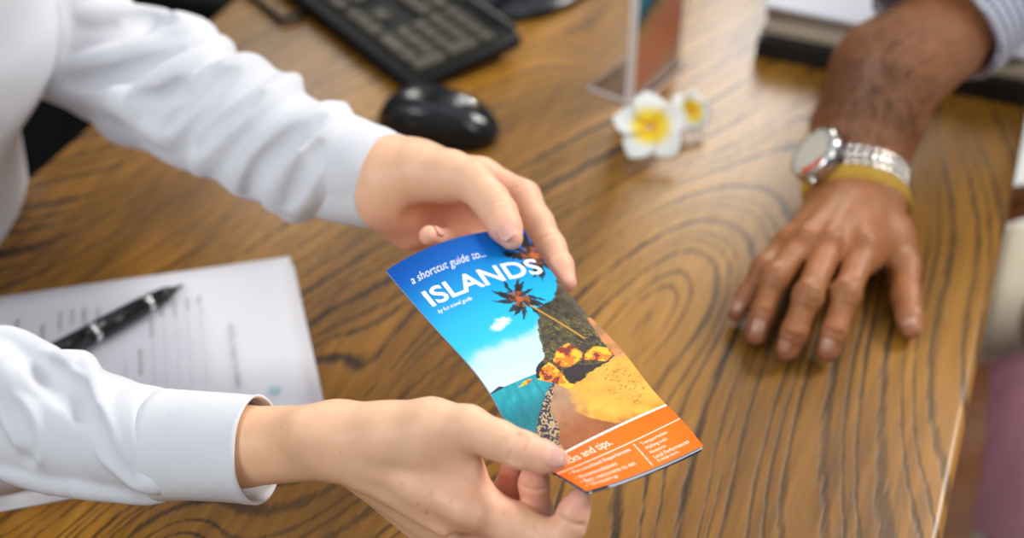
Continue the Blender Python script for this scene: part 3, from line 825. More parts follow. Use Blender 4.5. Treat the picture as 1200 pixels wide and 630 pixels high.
# ------------------------------------------------------------------ frangipani flowers
M_petal = attr_mat('petal', 0.45, 0.3, sss=0.15)
def flower(label, centre, R, normal, spin, cup=0.25):
    f = empty('frangipani_flower')
    f.matrix_world = frame_mat(centre, (1, 0, 0), normal)
    tag(f, label, 'flower')
    nu, nv = 16, 22
    for k in range(5):
        V_ = []; col = []
        a0 = spin + 2 * math.pi * k / 5
        for j in range(nv + 1):
            s_ = j / nv
            for i in range(nu + 1):
                q = i / nu * 2 - 1
                wd = 0.50 * (math.sin(math.pi * min(1, s_ * 0.93 + 0.05)) ** 0.5) * (0.42 + 0.70 * s_)
                x = R * (0.04 + 0.96 * s_) ; y = R * wd * q
                x -= R * 0.10 * q * q * s_
                z = R * (cup * s_ * (1 - 0.8 * s_) * 1.6 + 0.10 * q * (0.3 + s_ * .5) + 0.08 * q * q * math.sin(s_ * 3.1) + 0.006 * k)
                X = x * math.cos(a0) - y * math.sin(a0); Y = x * math.sin(a0) + y * math.cos(a0)
                V_.append((X, Y, z))
                t = np.clip((0.62 - s_ - 0.10 * q * q) / 0.26, 0, 1); t2 = np.clip((0.22 - s_) / 0.2, 0, 1)
                c_ = np.array([.86, .86, .82]) * (1 - t) + np.array([.92, .66, .02]) * t
                c_ = c_ * (1 - t2) + np.array([.85, .33, .01]) * t2
                col.append(c_)
        me = np_mesh('petal', np.array(V_), grid_quads(nu, nv), np.array(col))
        o = mesh_obj('petal', me, M_petal, f)
        md_ = o.modifiers.new('s', 'SOLIDIFY'); md_.thickness = R * 0.02; md_.offset = -1
    tb = tube_mesh('flower_tube', [(0, 0, R * 0.03), (0, 0, -R * 0.22), (0, 0, -R * 0.45)], [R * .10, R * .07, R * .06], 12)
    mesh_obj('flower_tube', tb, plain('pale_green_tube', (.62, .62, .38), .5), f)
    return f
flower('large white frangipani flower with a yellow heart in front of the acrylic holder', G(762, 150, 0.026), 0.0335, (0.0, -0.60, 0.80), math.radians(92))
flower('small white frangipani flower just right of the large one', G(808, 131, 0.019), 0.0215, (0.42, -0.62, 0.62), math.radians(80), 0.4)

# ------------------------------------------------------------------ stack of papers at the far right
q0 = G(884, 66)
def stack_item(name, mats, z0, z1, du, dv, L_, D_, label, cat, bev=0.001, rot=0.0, shape=None):
    o = empty(name) if shape else None
    bm = box_bm(L_, D_, z1 - z0, (L_ / 2, D_ / 2, (z1 - z0) / 2), bev=bev)
    mo_ = bm_obj(name, bm, mats); auto_smooth(mo_)
    mo_.matrix_world = frame_mat(Vector((q0.x, q0.y, TZ + z0)) + Vx * du + U * dv, Matrix.Rotation(rot, 3, 'Z') @ Vx, (0, 0, 1))
    tag(mo_, label, cat); return mo_
m_black = plain('black_leatherette', (0.012, 0.011, 0.010), 0.55, bump=(300, .3, .0005))
def edge_paper(name, c1, c2, sc):
    m, nt, b = new_mat(name)
    tc = nt.nodes.new('ShaderNodeTexCoord'); mp = nt.nodes.new('ShaderNodeMapping'); mp.inputs['Scale'].default_value = (3, 3, sc)
    nz = nt.nodes.new('ShaderNodeTexNoise'); nz.inputs['Scale'].default_value = 1; nz.inputs['Detail'].default_value = 3
    nt.links.new(tc.outputs['Object'], mp.inputs[0]); nt.links.new(mp.outputs[0], nz.inputs['Vector'])
    cr = nt.nodes.new('ShaderNodeValToRGB'); nt.links.new(nz.outputs['Fac'], cr.inputs['Fac'])
    cr.color_ramp.elements[0].position = .38; cr.color_ramp.elements[1].position = .62
    cr.color_ramp.elements[0].color = (*c1, 1); cr.color_ramp.elements[1].color = (*c2, 1)
    nt.links.new(cr.outputs['Color'], b.inputs['Base Color']); b.inputs['Roughness'].default_value = .7
    return m
bd = empty('ring_binder', (0, 0, 0)); bd.matrix_world = frame_mat(Vector((q0.x, q0.y, TZ)), Vx, (0, 0, 1))
tag(bd, 'black binder lying flat at the far end of the desk under the papers', 'binder')
BLn = 0.262
bm_obj('back_cover', box_bm(BLn, 0.30, 0.003, (BLn / 2, 0.15, 0.0017), bev=.0008), m_black, bd)
bm_obj('spine', box_bm(BLn, 0.003, 0.019, (BLn / 2, 0.0015, 0.0098), bev=.0008), m_black, bd)
bm_obj('front_cover', box_bm(BLn, 0.30, 0.003, (BLn / 2, 0.15, 0.0180), bev=.0008), m_black, bd)
bm_obj('pages', box_bm(BLn - .01, 0.285, 0.0125, (BLn / 2, 0.148, 0.0098)), edge_paper('binder_pages', (.25, .22, .18), (.5, .46, .4), 900), bd)
stack_item('paper_folder', edge_paper('cream_folder_edges', (.42, .34, .24), (.62, .53, .40), 260), 0.0197, 0.0290, 0.004, 0.012, 0.250, 0.285, 'cream card folders between the black binder and the white pages', 'folder')
stack_item('catalogue', edge_paper('brown_page_edges', (.20, .155, .12), (.36, .30, .25), 500), 0.0292, 0.0440, 0.002, 0.026, 0.245, 0.270, 'thick brown-edged catalogue on top of the cream folders', 'book')
stack_item('loose_papers', M_paper, 0.0442, 0.0475, 0.000, 0.018, 0.25, 0.29, 'white loose papers topmost on the stack beside the bare forearm', 'paper', bev=.0006, rot=math.radians(-2.5))

# ------------------------------------------------------------------ computer monitor at the far left end
mn = empty('computer_monitor'); mq = G(612, -38)
mn.matrix_world = frame_mat((mq.x, mq.y, TZ), -Vx, (0, 0, 1))
tag(mn, 'black monitor foot with grey neck at the far edge past the keyboard', 'monitor')
bm = lathe_bm([(0.001, 0.0005), (0.125, 0.0005), (0.13, 0.004), (0.125, 0.011), (0.06, 0.016), (0.001, 0.017)], 56)
bmesh.ops.scale(bm, verts=bm.verts, vec=(0.72, 1.0, 1))
bm_obj('foot', bm, M_gloss, mn, smooth=True)
bm_obj('neck', box_bm(0.03, 0.075, 0.16, (-0.03, 0, 0.09), bev=.008), plain('grey_neck', (.16, .16, .15), .4), mn)
bm_obj('screen_case', box_bm(0.035, 0.50, 0.31, (0.01, 0, 0.30), bev=.006), M_black, mn)
bm_obj('display', box_bm(0.002, 0.475, 0.28, (0.0285, 0, 0.305)), plain('dark_glass', (.01, .012, .015), .08), mn)
# ------------------------------------------------------------------ people
M_skin_f = attr_mat('fair_skin', 0.46, 0.4, bump=(900, 0.25, 0.0006), sss=0.12, mottle=0.10)
M_skin_m = attr_mat('tanned_skin', 0.43, 0.45, bump=(420, 0.5, 0.0012), sss=0.06, mottle=0.28)
M_nail_f = plain('natural_nail', (0.74, 0.40, 0.32), 0.15, coat=0.4)
M_nail_m = plain('tanned_nail', (0.50, 0.26, 0.17), 0.3, coat=0.3)

def colour(V, base, blobs):
    col = np.tile(np.array(base, float), (len(V), 1))
    for p, r, c, s_ in blobs:
        d = np.linalg.norm(V - np.array(p), axis=1)
        w = (np.exp(-(d / r) ** 2) * s_)[:, None]
        col = col * (1 - w) + np.array(c) * w
    return col
def bounds(pts, pad):
    a = np.array([p for p, r in pts]); return a.min(0) - pad, a.max(0) + pad
def nail(parent, centre, direction, normal, R, width, length, mat, label=None):
    # a thin curved plate: centre on the nail, direction towards the fingertip
    d = Vector(direction).normalized(); n = Vector(normal); n = (n - d * n.dot(d)).normalized(); s_ = d.cross(n)
    nu, nv = 10, 10; V_ = []
    for j in range(nv + 1):
        b_ = j / nv * 2 - 1
        for i in range(nu + 1):
            a = i / nu * 2 - 1
            # round the base and the free edge
            lim = math.sqrt(max(0, 1 - (abs(b_) ** 3.2) * 0.80))
            y = a * lim * width / 2; x = b_ * length / 2
            z = math.sqrt(max(1e-9, R * R - y * y)) - R - 0.03 * length * b_ * b_
            V_.append(Vector(centre) + d * x + s_ * y + n * z)
    me = bpy.data.meshes.new('fingernail'); me.from_pydata([tuple(v) for v in V_], [], [tuple(q) for q in grid_quads(nu, nv).tolist()]); me.update()
    o = mesh_obj('fingernail', me, mat, parent)
    md_ = o.modifiers.new('s', 'SOLIDIFY'); md_.thickness = 0.0006; md_.offset = 0
    return o

# ---------- receptionist: body
# right hand (lower), joints traced as photo pixel, depth, radius in pixels
rw0 = PR(150, 508, .842, 30); rw1 = PR(285, 523, .800, 47); rw = PR(395, 517, .777, 43)
R_th = [PR(455, 512, .762, 37), PR(505, 500, .752, 31), PR(548, 501, .744, 26), PR(585, 516, .737, 22.5), PR(612, 527, .732, 21.5), PR(637, 535, .7295, 18), PR(653, 538, .7290, 13.5)]
R_in = [PR(430, 535, .770, 34), PR(500, 565, .762, 33), PR(548, 588, .757, 30), PR(600, 614, .750, 25), PR(650, 634, .742, 22.5), PR(667, 615, .7395, 18.5), PR(673, 598, .7375, 17), PR(679, 584, .7362, 12.5)]
R_mi = [PR(425, 540, .782, 30), PR(558, 622, .778, 27), PR(622, 640, .774, 21), PR(628, 600, .766, 19), PR(626, 566, .757, 17), PR(628, 548, .752, 14)]
R_ri = [PR(420, 545, .792, 28), PR(548, 640, .797, 25), PR(596, 640, .796, 19), PR(600, 600, .787, 17), PR(597, 568, .778, 15.5), PR(598, 552, .772, 13)]
R_pi = [PR(415, 545, .800, 24), PR(525, 640, .815, 22), PR(565, 640, .815, 16), PR(572, 600, .806, 14), PR(572, 575, .798, 13)]
allp = [rw0, rw1, rw] + R_th + R_in + R_mi + R_ri + R_pi
lo, hi = bounds(allp, .03)
f = Field(lo, hi, 0.0008, 0.010)
camdir = np.array(W(450, 520, 1)) - np.array([0, 0, CAMZ]); camdir /= np.linalg.norm(camdir)
f.chain([rw0, rw1, rw], .003, flat=camdir, ff=.85)
f.chain([rw, R_th[0]], .006); f.chain([rw, R_in[0]], .006, flat=camdir, ff=.85)
for ch, k in ((R_pi, .006), (R_ri, .006), (R_mi, .005), (R_in, .010)):
    f.chain(ch[:2], .007, flat=camdir, ff=.75)
    f.chain(ch[1:], .0045)
f.chain(R_in[1:3], .008)
f.chain(R_th[:3], .008); f.chain(R_th[2:], .004)
# web between thumb and index, wrist bone, index knuckle, tendons
f.cone(*[PR(500, 520, .754, 30)[0], PR(552, 548, .752, 12)[0]], PR(500, 520, .754, 30)[1], PR(552, 548, .752, 15)[1], .012)
f.cone(PR(400, 515, .776, 1)[0], PR(505, 508, .757, 1)[0], .0195, .0165, .006)
f.cone(PR(352, 505, .768, 1)[0], PR(362, 507, .768, 1)[0], .006, .005, .02)
f.cone(PR(546, 598, .7405, 1)[0], PR(556, 602, .7405, 1)[0], .0035, .003, .016)
for a, b_ in (((430, 545, .7605), (535, 592, .743)), ((425, 560, .769), (520, 622, .757))):
    f.cone(PR(*a, 1)[0], PR(*b_, 1)[0], .0022, .0025, .010)
# creases on the thumb joint, below the nail, and on the index fold
def crease(f, a, b_, r=.0006, k=.0016):
    f.cone(PR(*a, 1)[0], PR(*b_, 1)[0], r, r, k, op='s')
def dorsal(chain, i, tt):       # centre between joints
    a, ra = chain[i]; b_, rb = chain[i + 1]; return a + (b_ - a) * tt, ra + (rb - ra) * tt
def cross_crease(f, chain, i, tt, span=.7, depth=.0003, r=.0006, along=0.0):
    c, R_ = dorsal(chain, i, tt)
    d = chain[i + 1][0] - chain[i][0]; d /= np.linalg.norm(d)
    vdir = np.array([0, 0, CAMZ]) - c; vdir /= np.linalg.norm(vdir); n = vdir - d * (vdir @ d); n /= np.linalg.norm(n); s_ = np.cross(d, n)
    pts = []
    for a in np.linspace(-span, span, 7):
        dr = n * math.cos(a) + s_ * math.sin(a)
        R2 = f.first(c + d * along, dr, R_ * .5, R_ * 1.6, inward=False) or R_
        pts.append((c + d * along + dr * (R2 + r - depth), r))
    f.chain(pts, .0014, op='s')
for al in (-.0040, -.0022, -.0002, .0018): cross_crease(f, R_th, 4, 0.0, .85, .0013, along=al)
cross_crease(f, R_in, 4, 0.15, 1.0, .0008, r=.0009)
cross_crease(f, R_in, 5, 0.6, .9, .0007)
cross_crease(f, R_mi, 2, 0.55, .9, .0007); cross_crease(f, R_mi, 4, 0.2, .9, .0006)
handR = f.mesh(2)

# left hand (upper)
lw0 = PR(330, 172, 1.012, 30); lw1 = PR(425, 206, .970, 47); lw = PR(462, 212, .955, 46)
L_th = [PR(490, 203, .944, 36), PR(528, 207, .930, 29), PR(553, 212, .920, 24), PR(575, 235, .909, 21.5), PR(585, 250, .902, 21), PR(592, 266, .894, 19.5), PR(599, 279, .888, 14)]
L_in = [PR(490, 205, .958, 36), PR(562, 212, .962, 27), PR(612, 232, .945, 21), PR(630, 262, .930, 18.5), PR(645, 290, .917, 17.5), PR(656, 312, .907, 15.5), PR(664, 331, .900, 12)]
L_mi = [PR(490, 225, .968, 34), PR(560, 238, .976, 24), PR(606, 262, .962, 19), PR(626, 292, .945, 17), PR(638, 315, .928, 15), PR(645, 330, .917, 12)]
L_ri = [PR(485, 240, .972, 30), PR(548, 258, .988, 22), PR(590, 290, .972, 17), PR(600, 325, .945, 15), PR(605, 345, .930, 12)]
L_pi = [PR(475, 243, .972, 28), PR(520, 272, .985, 21), PR(558, 300, .965, 15), PR(545, 295, .935, 14), PR(523, 283, .912, 13.5), PR(503, 276, .897, 12)]
allp = [lw0, lw1, lw] + L_th + L_in + L_mi + L_ri + L_pi
lo, hi = bounds(allp, .03)
f = Field(lo, hi, 0.0009, 0.010)
camdir = np.array(W(500, 230, 1)) - np.array([0, 0, CAMZ]); camdir /= np.linalg.norm(camdir)
f.chain([lw0, lw1, lw], .003, flat=camdir, ff=.8)
f.chain([lw, L_th[0]], .007); f.chain([lw, L_in[0]], .006, flat=camdir, ff=.8)
for ch in (L_pi, L_ri, L_mi, L_in):
    f.chain([lw, ch[0]], .006, flat=camdir, ff=.7)
    f.chain(ch[:2], .007, flat=camdir, ff=.75)
    f.chain(ch[1:], .0045)
f.chain(L_th[:3], .008); f.chain(L_th[2:], .004)
f.cone(PR(450, 240, .955, 1)[0], PR(482, 272, .968, 1)[0], .011, .009, .02)       # heel of the palm
f.cone(PR(520, 256, .950, 1)[0], PR(560, 250, .955, 1)[0], .006, .007, .012, op='s')   # hollow of the palm
f.cone(PR(486, 252, .942, 1)[0], PR(530, 248, .945, 1)[0], .002, .003, .012, op='s')
for ch, i, tt in ((L_in, 2, .0), (L_in, 4, -.1), (L_in, 4, .8), (L_mi, 2, .1)): cross_crease(f, ch, i, tt, .9, .0007)
for al in (-.003, 0, .002): cross_crease(f, L_th, 4, .0, .7, .0004, along=al)
handL = f.mesh(2)

fair = (0.80, 0.475, 0.30); pink = (0.86, 0.40, 0.30); warm = (0.78, 0.44, 0.23)
bl = []
for ch in (R_th, L_th, R_in, L_in, R_mi, L_mi, R_ri, L_ri, R_pi, L_pi): bl += [(ch[-1][0], .013, pink, .75), (ch[-2][0], .012, pink, .45)]
for ch in (R_in, R_mi): bl += [(ch[2][0], .018, pink, .35)]
bl += [(L_pi[1][0], .03, pink, .6), (PR(455, 262, .955, 1)[0], .02, (.78, .28, .2), .6), (PR(500, 262, .96, 1)[0], .03, pink, .6), (R_in[2][0], .02, pink, .3),
       (rw1[0], .07, warm, .5), (lw1[0], .04, warm, .4), (PR(600, 590, .77, 1)[0], .02, pink, .6), (PR(590, 240, .95, 1)[0], .03, pink, .45)]

# shoulders, torso, neck and head of the receptionist (seated beyond the left edge of the desk)
S_L = np.array((-0.488, 1.088, 1.115)); S_R = np.array((-0.633, 0.748, 1.10))
E_L = np.array(W(128, 78, 1.135)); E_R = np.array(W(-150, 500, .935))
mid = (S_L + S_R) / 2
fwd = np.array(Vx); upz = np.array((0, 0, 1.0)); side = (S_L - S_R); side[2] = 0; side /= np.linalg.norm(side)
hip = mid + np.array((-0.04, 0.01, 0)); hip[2] = 0.52
def B3(a): return np.array(a, float)
def build_torso(h, grow=0.0, shirt=False):
    lo = B3((-1.05, 0.35, 0.42)); hi = B3((-0.18, 1.40, 1.60 if not shirt else 1.25))
    f = Field(lo, hi, h, 0.03)
    ch = mid.copy(); ch[2] = 0.98
    f.cone(hip, ch - side * .0, .145 + grow, .150 + grow, .05, flat=side, ff=1.22)
    f.cone(ch - side * .09, ch + side * .09, .105 + grow, .105 + grow, .08)
    f.cone(S_L - side * .03 + (0, 0, .0), S_R + side * .03, .050 + grow, .050 + grow, .05)
    # bust
    for sg in (-1, 1):
        c = ch + side * .075 * sg + fwd * .110 + B3((0, 0, -.055)); f.cone(c, c + B3((0, 0, .03)), .062 + grow, .055 + grow, .06)
    if not shirt:
        f.cone(S_L, E_L, .022 + grow, .026 + grow, .03); f.cone(S_R, E_R, .052 + grow, .043 + grow, .03)
    return f
f = build_torso(0.006)
f.cone(E_L, lw0[0], .042, lw0[1], .02); f.cone(E_R, rw0[0], .040, rw0[1], .02)
nk = mid + B3((0, 0, .02)); hd = mid + fwd * .05 + B3((0, 0, .235))
f.cone(nk, hd - fwd * .02 - (0, 0, .08), .052, .048, .03)
f.cone(hd + (0, 0, .03) - fwd * .015, hd + (0, 0, .035) + fwd * .01, .077, .075, .02)
f.cone(hd + fwd * .025 - (0, 0, .03), hd + fwd * .045 - (0, 0, .085), .055, .030, .03)
f.cone(hd + fwd * .088 + (0, 0, .005), hd + fwd * .112 - (0, 0, .028), .008, .011, .012)     # nose
f.cone(hd + fwd * .088 - side * .018 - (0, 0, .060), hd + fwd * .088 + side * .018 - (0, 0, .060), .007, .007, .01)  # lips
for sg in (-1, 1):
    f.cone(hd + side * .03 * sg + fwd * .088 + (0, 0, .012), hd + side * .035 * sg + fwd * .088 + (0, 0, .012), .006, .006, .01, op='s')
    f.cone(hd + side * .078 * sg - (0, 0, .02), hd + side * .083 * sg + (0, 0, .012), .008, .012, .006, flat=side, ff=.5)
lap = hip.copy(); lap[2] = .50
torsoV = f.mesh(1)
bv, bq = merge_meshes([torsoV, handR, handL])
rec = empty('person', (hip[0], hip[1], 0.0))
tag(rec, 'person in a white long-sleeved shirt holding out the brochure with both hands', 'person')
ro = np.array(rec.location)
cbody = colour(bv, fair, bl)
for (x, y, t, r_) in ((505, 578, .735, 2.2), (490, 590, .74, 2.0), (545, 560, .735, 1.8), (470, 566, .745, 1.6), (592, 512, .725, 1.6), (500, 600, .745, 2.6), (528, 588, .735, 1.6), (400, 530, .76, 1.3), (360, 548, .765, 1.3), (330, 500, .765, 1.3), (440, 500, .745, 1.2), (590, 600, .735, 1.7)):
    # small freckles on the back of the hand
    o_ = np.array((0, 0, CAMZ)); dd_ = np.array(W(x, y, 1)) - o_; L_ = np.linalg.norm(dd_)
    q = bv - o_; pr = q @ dd_ / L_ ** 2; dist = np.linalg.norm(q - pr[:, None] * dd_, axis=1) / pr * F
    w_ = (np.exp(-(dist / r_) ** 2) * (np.abs(pr - t) < .035) * .45)[:, None]
    cbody = cbody * (1 - w_) + np.array((.42, .19, .10)) * w_
me = np_mesh('body', bv - ro, bq, cbody)
body_f = mesh_obj('body', me, M_skin_f, rec)

def nail_on(parent, off, chain, side_shift, R, wd, ln, mat, along=-0.001, toward=None, lift=0.0008):
    a, ra = chain[-2]; b_, rb = chain[-1]
    d = b_ - a; d /= np.linalg.norm(d)
    vdir = (np.array([0, 0, CAMZ]) - b_) if toward is None else np.array(toward, float)
    vdir /= np.linalg.norm(vdir); n = vdir - d * (vdir @ d); n /= np.linalg.norm(n); s_ = np.cross(d, n)
    n2 = n * math.cos(side_shift) + s_ * math.sin(side_shift)
    r_at = ra * .45 + rb * .55
    # tilt with the taper of the fingertip
    L_ = np.linalg.norm(b_ - a); tilt = (ra - rb) / max(L_, 1e-6)
    d2 = d - n2 * tilt * .40; d2 /= np.linalg.norm(d2)
    c = a + (b_ - a) * .72 + d * along + n2 * (r_at * 0.97 + lift)
    return nail(parent, c - off, d2, n2, R, wd, ln, mat)
nail_on(body_f, ro, R_th, -0.15, .0095, .0100, .0145, M_nail_f, along=-.0012, lift=.0010)
nail_on(body_f, ro, L_th, 0.10, .0095, .0118, .0150, M_nail_f, along=.0015)
nail_on(body_f, ro, L_pi, 0.9, .006, .0075, .0085, M_nail_f, along=.002)

# ---------- receptionist: shirt
def sleeve_height(nodes, px, py):      # depth of the near surface of the sleeve at a pixel
    best = None
    for (x0, y0, t0, r0), (x1, y1, t1, r1) in zip(nodes, nodes[1:]):
        L2 = (x1 - x0) ** 2 + (y1 - y0) ** 2
        q = min(1, max(0, ((px - x0) * (x1 - x0) + (py - y0) * (y1 - y0)) / L2))
        cx, cy = lerp(x0, x1, q), lerp(y0, y1, q); r = lerp(r0, r1, q); t = lerp(t0, t1, q)
        e = math.hypot(px - cx, py - cy)
        if best is None or e - r < best[0]: best = (e - r, e, r, t)
    _, e, r, t = best
    hgt = math.sqrt(max(r * r - e * e, 0.04 * r * r))
    return t - hgt * t / F * SL_FLAT
SL_FLAT = 0.9
def fold(f, nodes, line, r, lift, k=.008, op='u'):
    pts = []
    n = len(line)
    for i, (x, y) in enumerate(line):
        t = sleeve_height(nodes, x, y)
        o_ = np.array((0, 0, CAMZ)); dd_ = np.array(W(x, y, 1)) - o_
        t = f.first(o_, dd_, t - .05, t + .06) or t
        taper = math.sin(math.pi * (0.12 + 0.76 * i / max(1, n - 1)))
        rr = r * (0.35 + .65 * taper)
        tt = t + (rr - lift * taper) if op == 'u' else t - (rr - lift * taper)
        pts.append((np.array(W(x, y, tt)), rr))
    f.chain(pts, k, op=op)
def densify(line, m=4):
    out = []
    for (a, b_) in zip(line, line[1:]):
        for j in range(m): out.append((lerp(a[0], b_[0], j / m), lerp(a[1], b_[1], j / m)))
    out.append(line[-1]); return out
def nodes_to_chain(nodes): return [PR(*n_) for n_ in nodes]

# upper sleeve
LN = [(20, 0, 1.14, 92), (75, 35, 1.14, 76), (130, 78, 1.135, 68), (185, 108, 1.10, 69), (240, 130, 1.065, 71), (300, 155, 1.03, 70), (350, 180, 1.005, 64), (400, 195, .980, 61), (432, 203, .967, 58)]
ch = nodes_to_chain(LN); lo, hi = bounds(ch, .10)
f = Field(lo, hi, 0.0018, 0.016)
cam2 = np.array(W(250, 130, 1)) - np.array([0, 0, CAMZ]); cam2 /= np.linalg.norm(cam2)
f.chain(ch, .003, flat=cam2, ff=.9)
f.cone(S_L, ch[1][0], .056, .052, .02)
for line, r, l_ in (([(62, 92), (120, 78), (180, 62), (235, 42)], .012, .006), ([(140, 128), (190, 105), (235, 80), (262, 58)], .013, .006),
                    ([(70, 106), (110, 108), (150, 122), (190, 160)], .010, .006), ([(200, 160), (225, 125), (260, 95), (300, 78)], .012, .006),
                    ([(232, 195), (260, 160), (310, 125), (345, 95)], .011, .005), ([(280, 215), (310, 180), (350, 150), (400, 128)], .010, .005),
                    ([(320, 238), (340, 200), (365, 165), (385, 140)], .009, .005), ([(345, 252), (362, 225), (370, 190)], .008, .005),
                    ([(100, 20), (150, 25), (205, 34), (240, 40)], .012, .006), ([(60, 0), (62, 40), (60, 80)], .010, .004)):
    fold(f, LN, densify(line), r, l_)
for line, r, l_ in (([(80, 96), (130, 90), (180, 76), (222, 56)], .007, .005), ([(155, 115), (190, 118), (215, 100), (250, 75)], .007, .004),
                    ([(190, 150), (215, 120), (255, 95), (275, 82)], .007, .0045), ([(225, 175), (250, 145), (300, 108)], .007, .004),
                    ([(290, 225), (310, 195), (340, 160), (375, 135)], .008, .0045), ([(335, 240), (350, 205), (372, 170)], .006, .0035),
                    ([(150, 22), (175, 18), (200, 24)], .006, .004)):
    fold(f, LN, densify(line), r, l_, op='s', k=.006)
# silhouette puffs
for (x, y, t, r) in ((232, 66, 1.07, 30), (140, 140, 1.10, 22), (290, 108, 1.03, 34), (215, 150, 1.07, 32), (300, 192, 1.02, 34), (345, 212, .995, 34)):
    p, r_ = PR(x, y, t, r); f.cone(p, p + 1e-4, r_, r_, .018)
slL = f.mesh(2)

# lower sleeve
RN = [(-190, 490, .916, 92), (-90, 486, .906, 98), (0, 484, .891, 94), (60, 492, .872, 79), (120, 507, .850, 68), (170, 515, .833, 62), (215, 521, .820, 59)]
ch = nodes_to_chain(RN); lo, hi = bounds(ch, .09)
f = Field(lo, hi, 0.0016, 0.014)
cam3 = np.array(W(100, 500, 1)) - np.array([0, 0, CAMZ]); cam3 /= np.linalg.norm(cam3)
f.chain(ch, .003, flat=cam3, ff=.85)
f.cone(S_R, ch[0][0], .070, .055, .03)
for line, r, l_ in (([(0, 388), (30, 402), (60, 420), (85, 445), (100, 468)], .006, .0045), ([(102, 424), (115, 450), (118, 490), (130, 530), (160, 560), (185, 570)], .005, .003),
                    ([(0, 450), (20, 470), (35, 500), (45, 530)], .010, .004), ([(0, 552), (60, 566), (130, 574), (190, 582)], .006, .004),
                    ([(0, 430), (20, 445), (50, 455)], .008, .004), ([(60, 420), (95, 424), (104, 430)], .005, .004)):
    fold(f, RN, densify(line), r, l_, k=.006)
for line, r, l_ in (([(40, 425), (70, 450), (95, 475)], .008, .0045), ([(90, 450), (103, 490), (118, 530), (150, 565)], .006, .0035), ([(0, 468), (15, 500), (30, 540)], .008, .004),
                    ([(172, 460), (170, 500), (172, 550)], .004, .002)):
    fold(f, RN, densify(line), r, l_, op='s', k=.006)
slR = f.mesh(2)
f = build_torso(0.006, 0.014, True)
f.cone(mid + B3((0, 0, .02)), mid + B3((0, 0, .6)), .05, .05, .01, op='s')
f.cone(S_R, PR(*RN[0])[0], .066, .052, .02); f.cone(PR(*RN[0])[0], PR(*RN[1])[0], .050, .048, .01)
f.cone(S_L - fwd * .01, PR(*LN[1])[0], .056, .048, .006)
tor = f.mesh(2)
V_, Q_ = merge_meshes([tor, slL, slR])
me = np_mesh('shirt', V_ - ro, Q_)
shirt = mesh_obj('shirt', me, M_white_cloth, rec)
# cuffs: open bands of cloth with real thickness
M_cuff = plain('white_cuff_cotton', (0.66, 0.67, 0.70), 0.8, spec=0.2, bump=(60, 0.15, 0.004))
def cuff(nodes, viewdir, ff=.85, tilt=0.0, thick=.0016):
    pts = [PR(*n_) for n_ in nodes]; seg = 72; rows = []
    vd = np.array(viewdir)
    n = len(pts)
    outer = []; inner = []
    for i, (p, r) in enumerate(pts):
        t = pts[min(i + 1, n - 1)][0] - pts[max(i - 1, 0)][0]; t /= np.linalg.norm(t)
        t = t - vd * tilt * i / (n - 1); t /= np.linalg.norm(t)
        a = vd - t * (vd @ t); a /= np.linalg.norm(a); b_ = np.cross(t, a)
        for k in range(seg):
            th = 2 * math.pi * k / seg
            w = 1 + .012 * math.sin(3 * th + i * .4) + .006 * math.sin(7 * th + i)
            dirv = a * math.cos(th) * ff + b_ * math.sin(th)
            outer.append(p + dirv * r * w); inner.append(p + dirv * (r * w - thick))
    N_ = len(outer); V_ = np.array(outer + inner); Q = []
    for i in range(n - 1):
        for k in range(seg):
            k2 = (k + 1) % seg
            Q.append((i * seg + k, i * seg + k2, (i + 1) * seg + k2, (i + 1) * seg + k))
            Q.append((N_ + i * seg + k2, N_ + i * seg + k, N_ + (i + 1) * seg + k, N_ + (i + 1) * seg + k2))
    for i in (0, n - 1):
        for k in range(seg):
            k2 = (k + 1) % seg; q = (i * seg + k, i * seg + k2, N_ + i * seg + k2, N_ + i * seg + k)
            Q.append(q if i else q[::-1])
    me = np_mesh('cuff', V_ - ro, np.array(Q))
    return mesh_obj('cuff', me, M_cuff, shirt)
CR = [(186, 520, .829, 59), (190, 520, .828, 63.5), (196, 520.5, .826, 65.5), (202, 521, .825, 65), (230, 522, .817, 64), (265, 524, .808, 63.5), (290, 526, .802, 63.5), (298, 527, .800, 64), (303, 527, .799, 64.5)]
cuff(CR, cam3, .85, 0)
CL = [(378, 190, .990, 60), (382, 191, .988, 63), (388, 193, .986, 64), (410, 201, .975, 63), (430, 207, .966, 60), (448, 212, .960, 58), (456, 214, .957, 58)]
cuff(CL, cam2, .85, .55)

# dark trousers and the chair, below the desk level on the left
M_trouser = plain('black_trouser_cloth', (0.006, 0.006, 0.008), 0.85, bump=(200, .3, .001))
f = Field(B3((-1.05, .3, .0)), B3((0.25, 1.35, .75)), 0.009, .03)
f.cone(hip - side * .05, hip + side * .05, .16, .16, .05)
for sg in (-1, 1):
    h0 = hip + side * .10 * sg; h0[2] = .55; kn = h0 + fwd * .42 + side * .03 * sg; kn[2] = .54; an = kn + fwd * .03; an[2] = .10
    f.cone(h0, kn, .085, .062, .04); f.cone(kn, an, .06, .04, .03); f.cone(an - (0, 0, .045), an + fwd * .12 - (0, 0, .06), .038, .030, .02)
V_, Q_ = f.mesh(1)
mesh_obj('trousers', np_mesh('trousers', V_ - ro, Q_), M_trouser, rec)
# hair
f = Field(hd - .2, hd + .2, 0.004, .02)
f.cone(hd + (0, 0, .04) - fwd * .02, hd + (0, 0, .045) + fwd * .012, .088, .084, .02)
f.cone(hd - fwd * .06, hd - fwd * .075 - (0, 0, .09), .065, .045, .03)
f.cone(hd + fwd * .11 - (0, 0, .06), hd + fwd * .11 + (0, 0, .02), .075, .055, .02, op='s')
V_, Q_ = f.mesh(2)
mesh_obj('hair', np_mesh('hair', V_ - ro, Q_), plain('dark_brown_hair', (.03, .018, .01), .5, bump=(250, .6, .003)), rec)

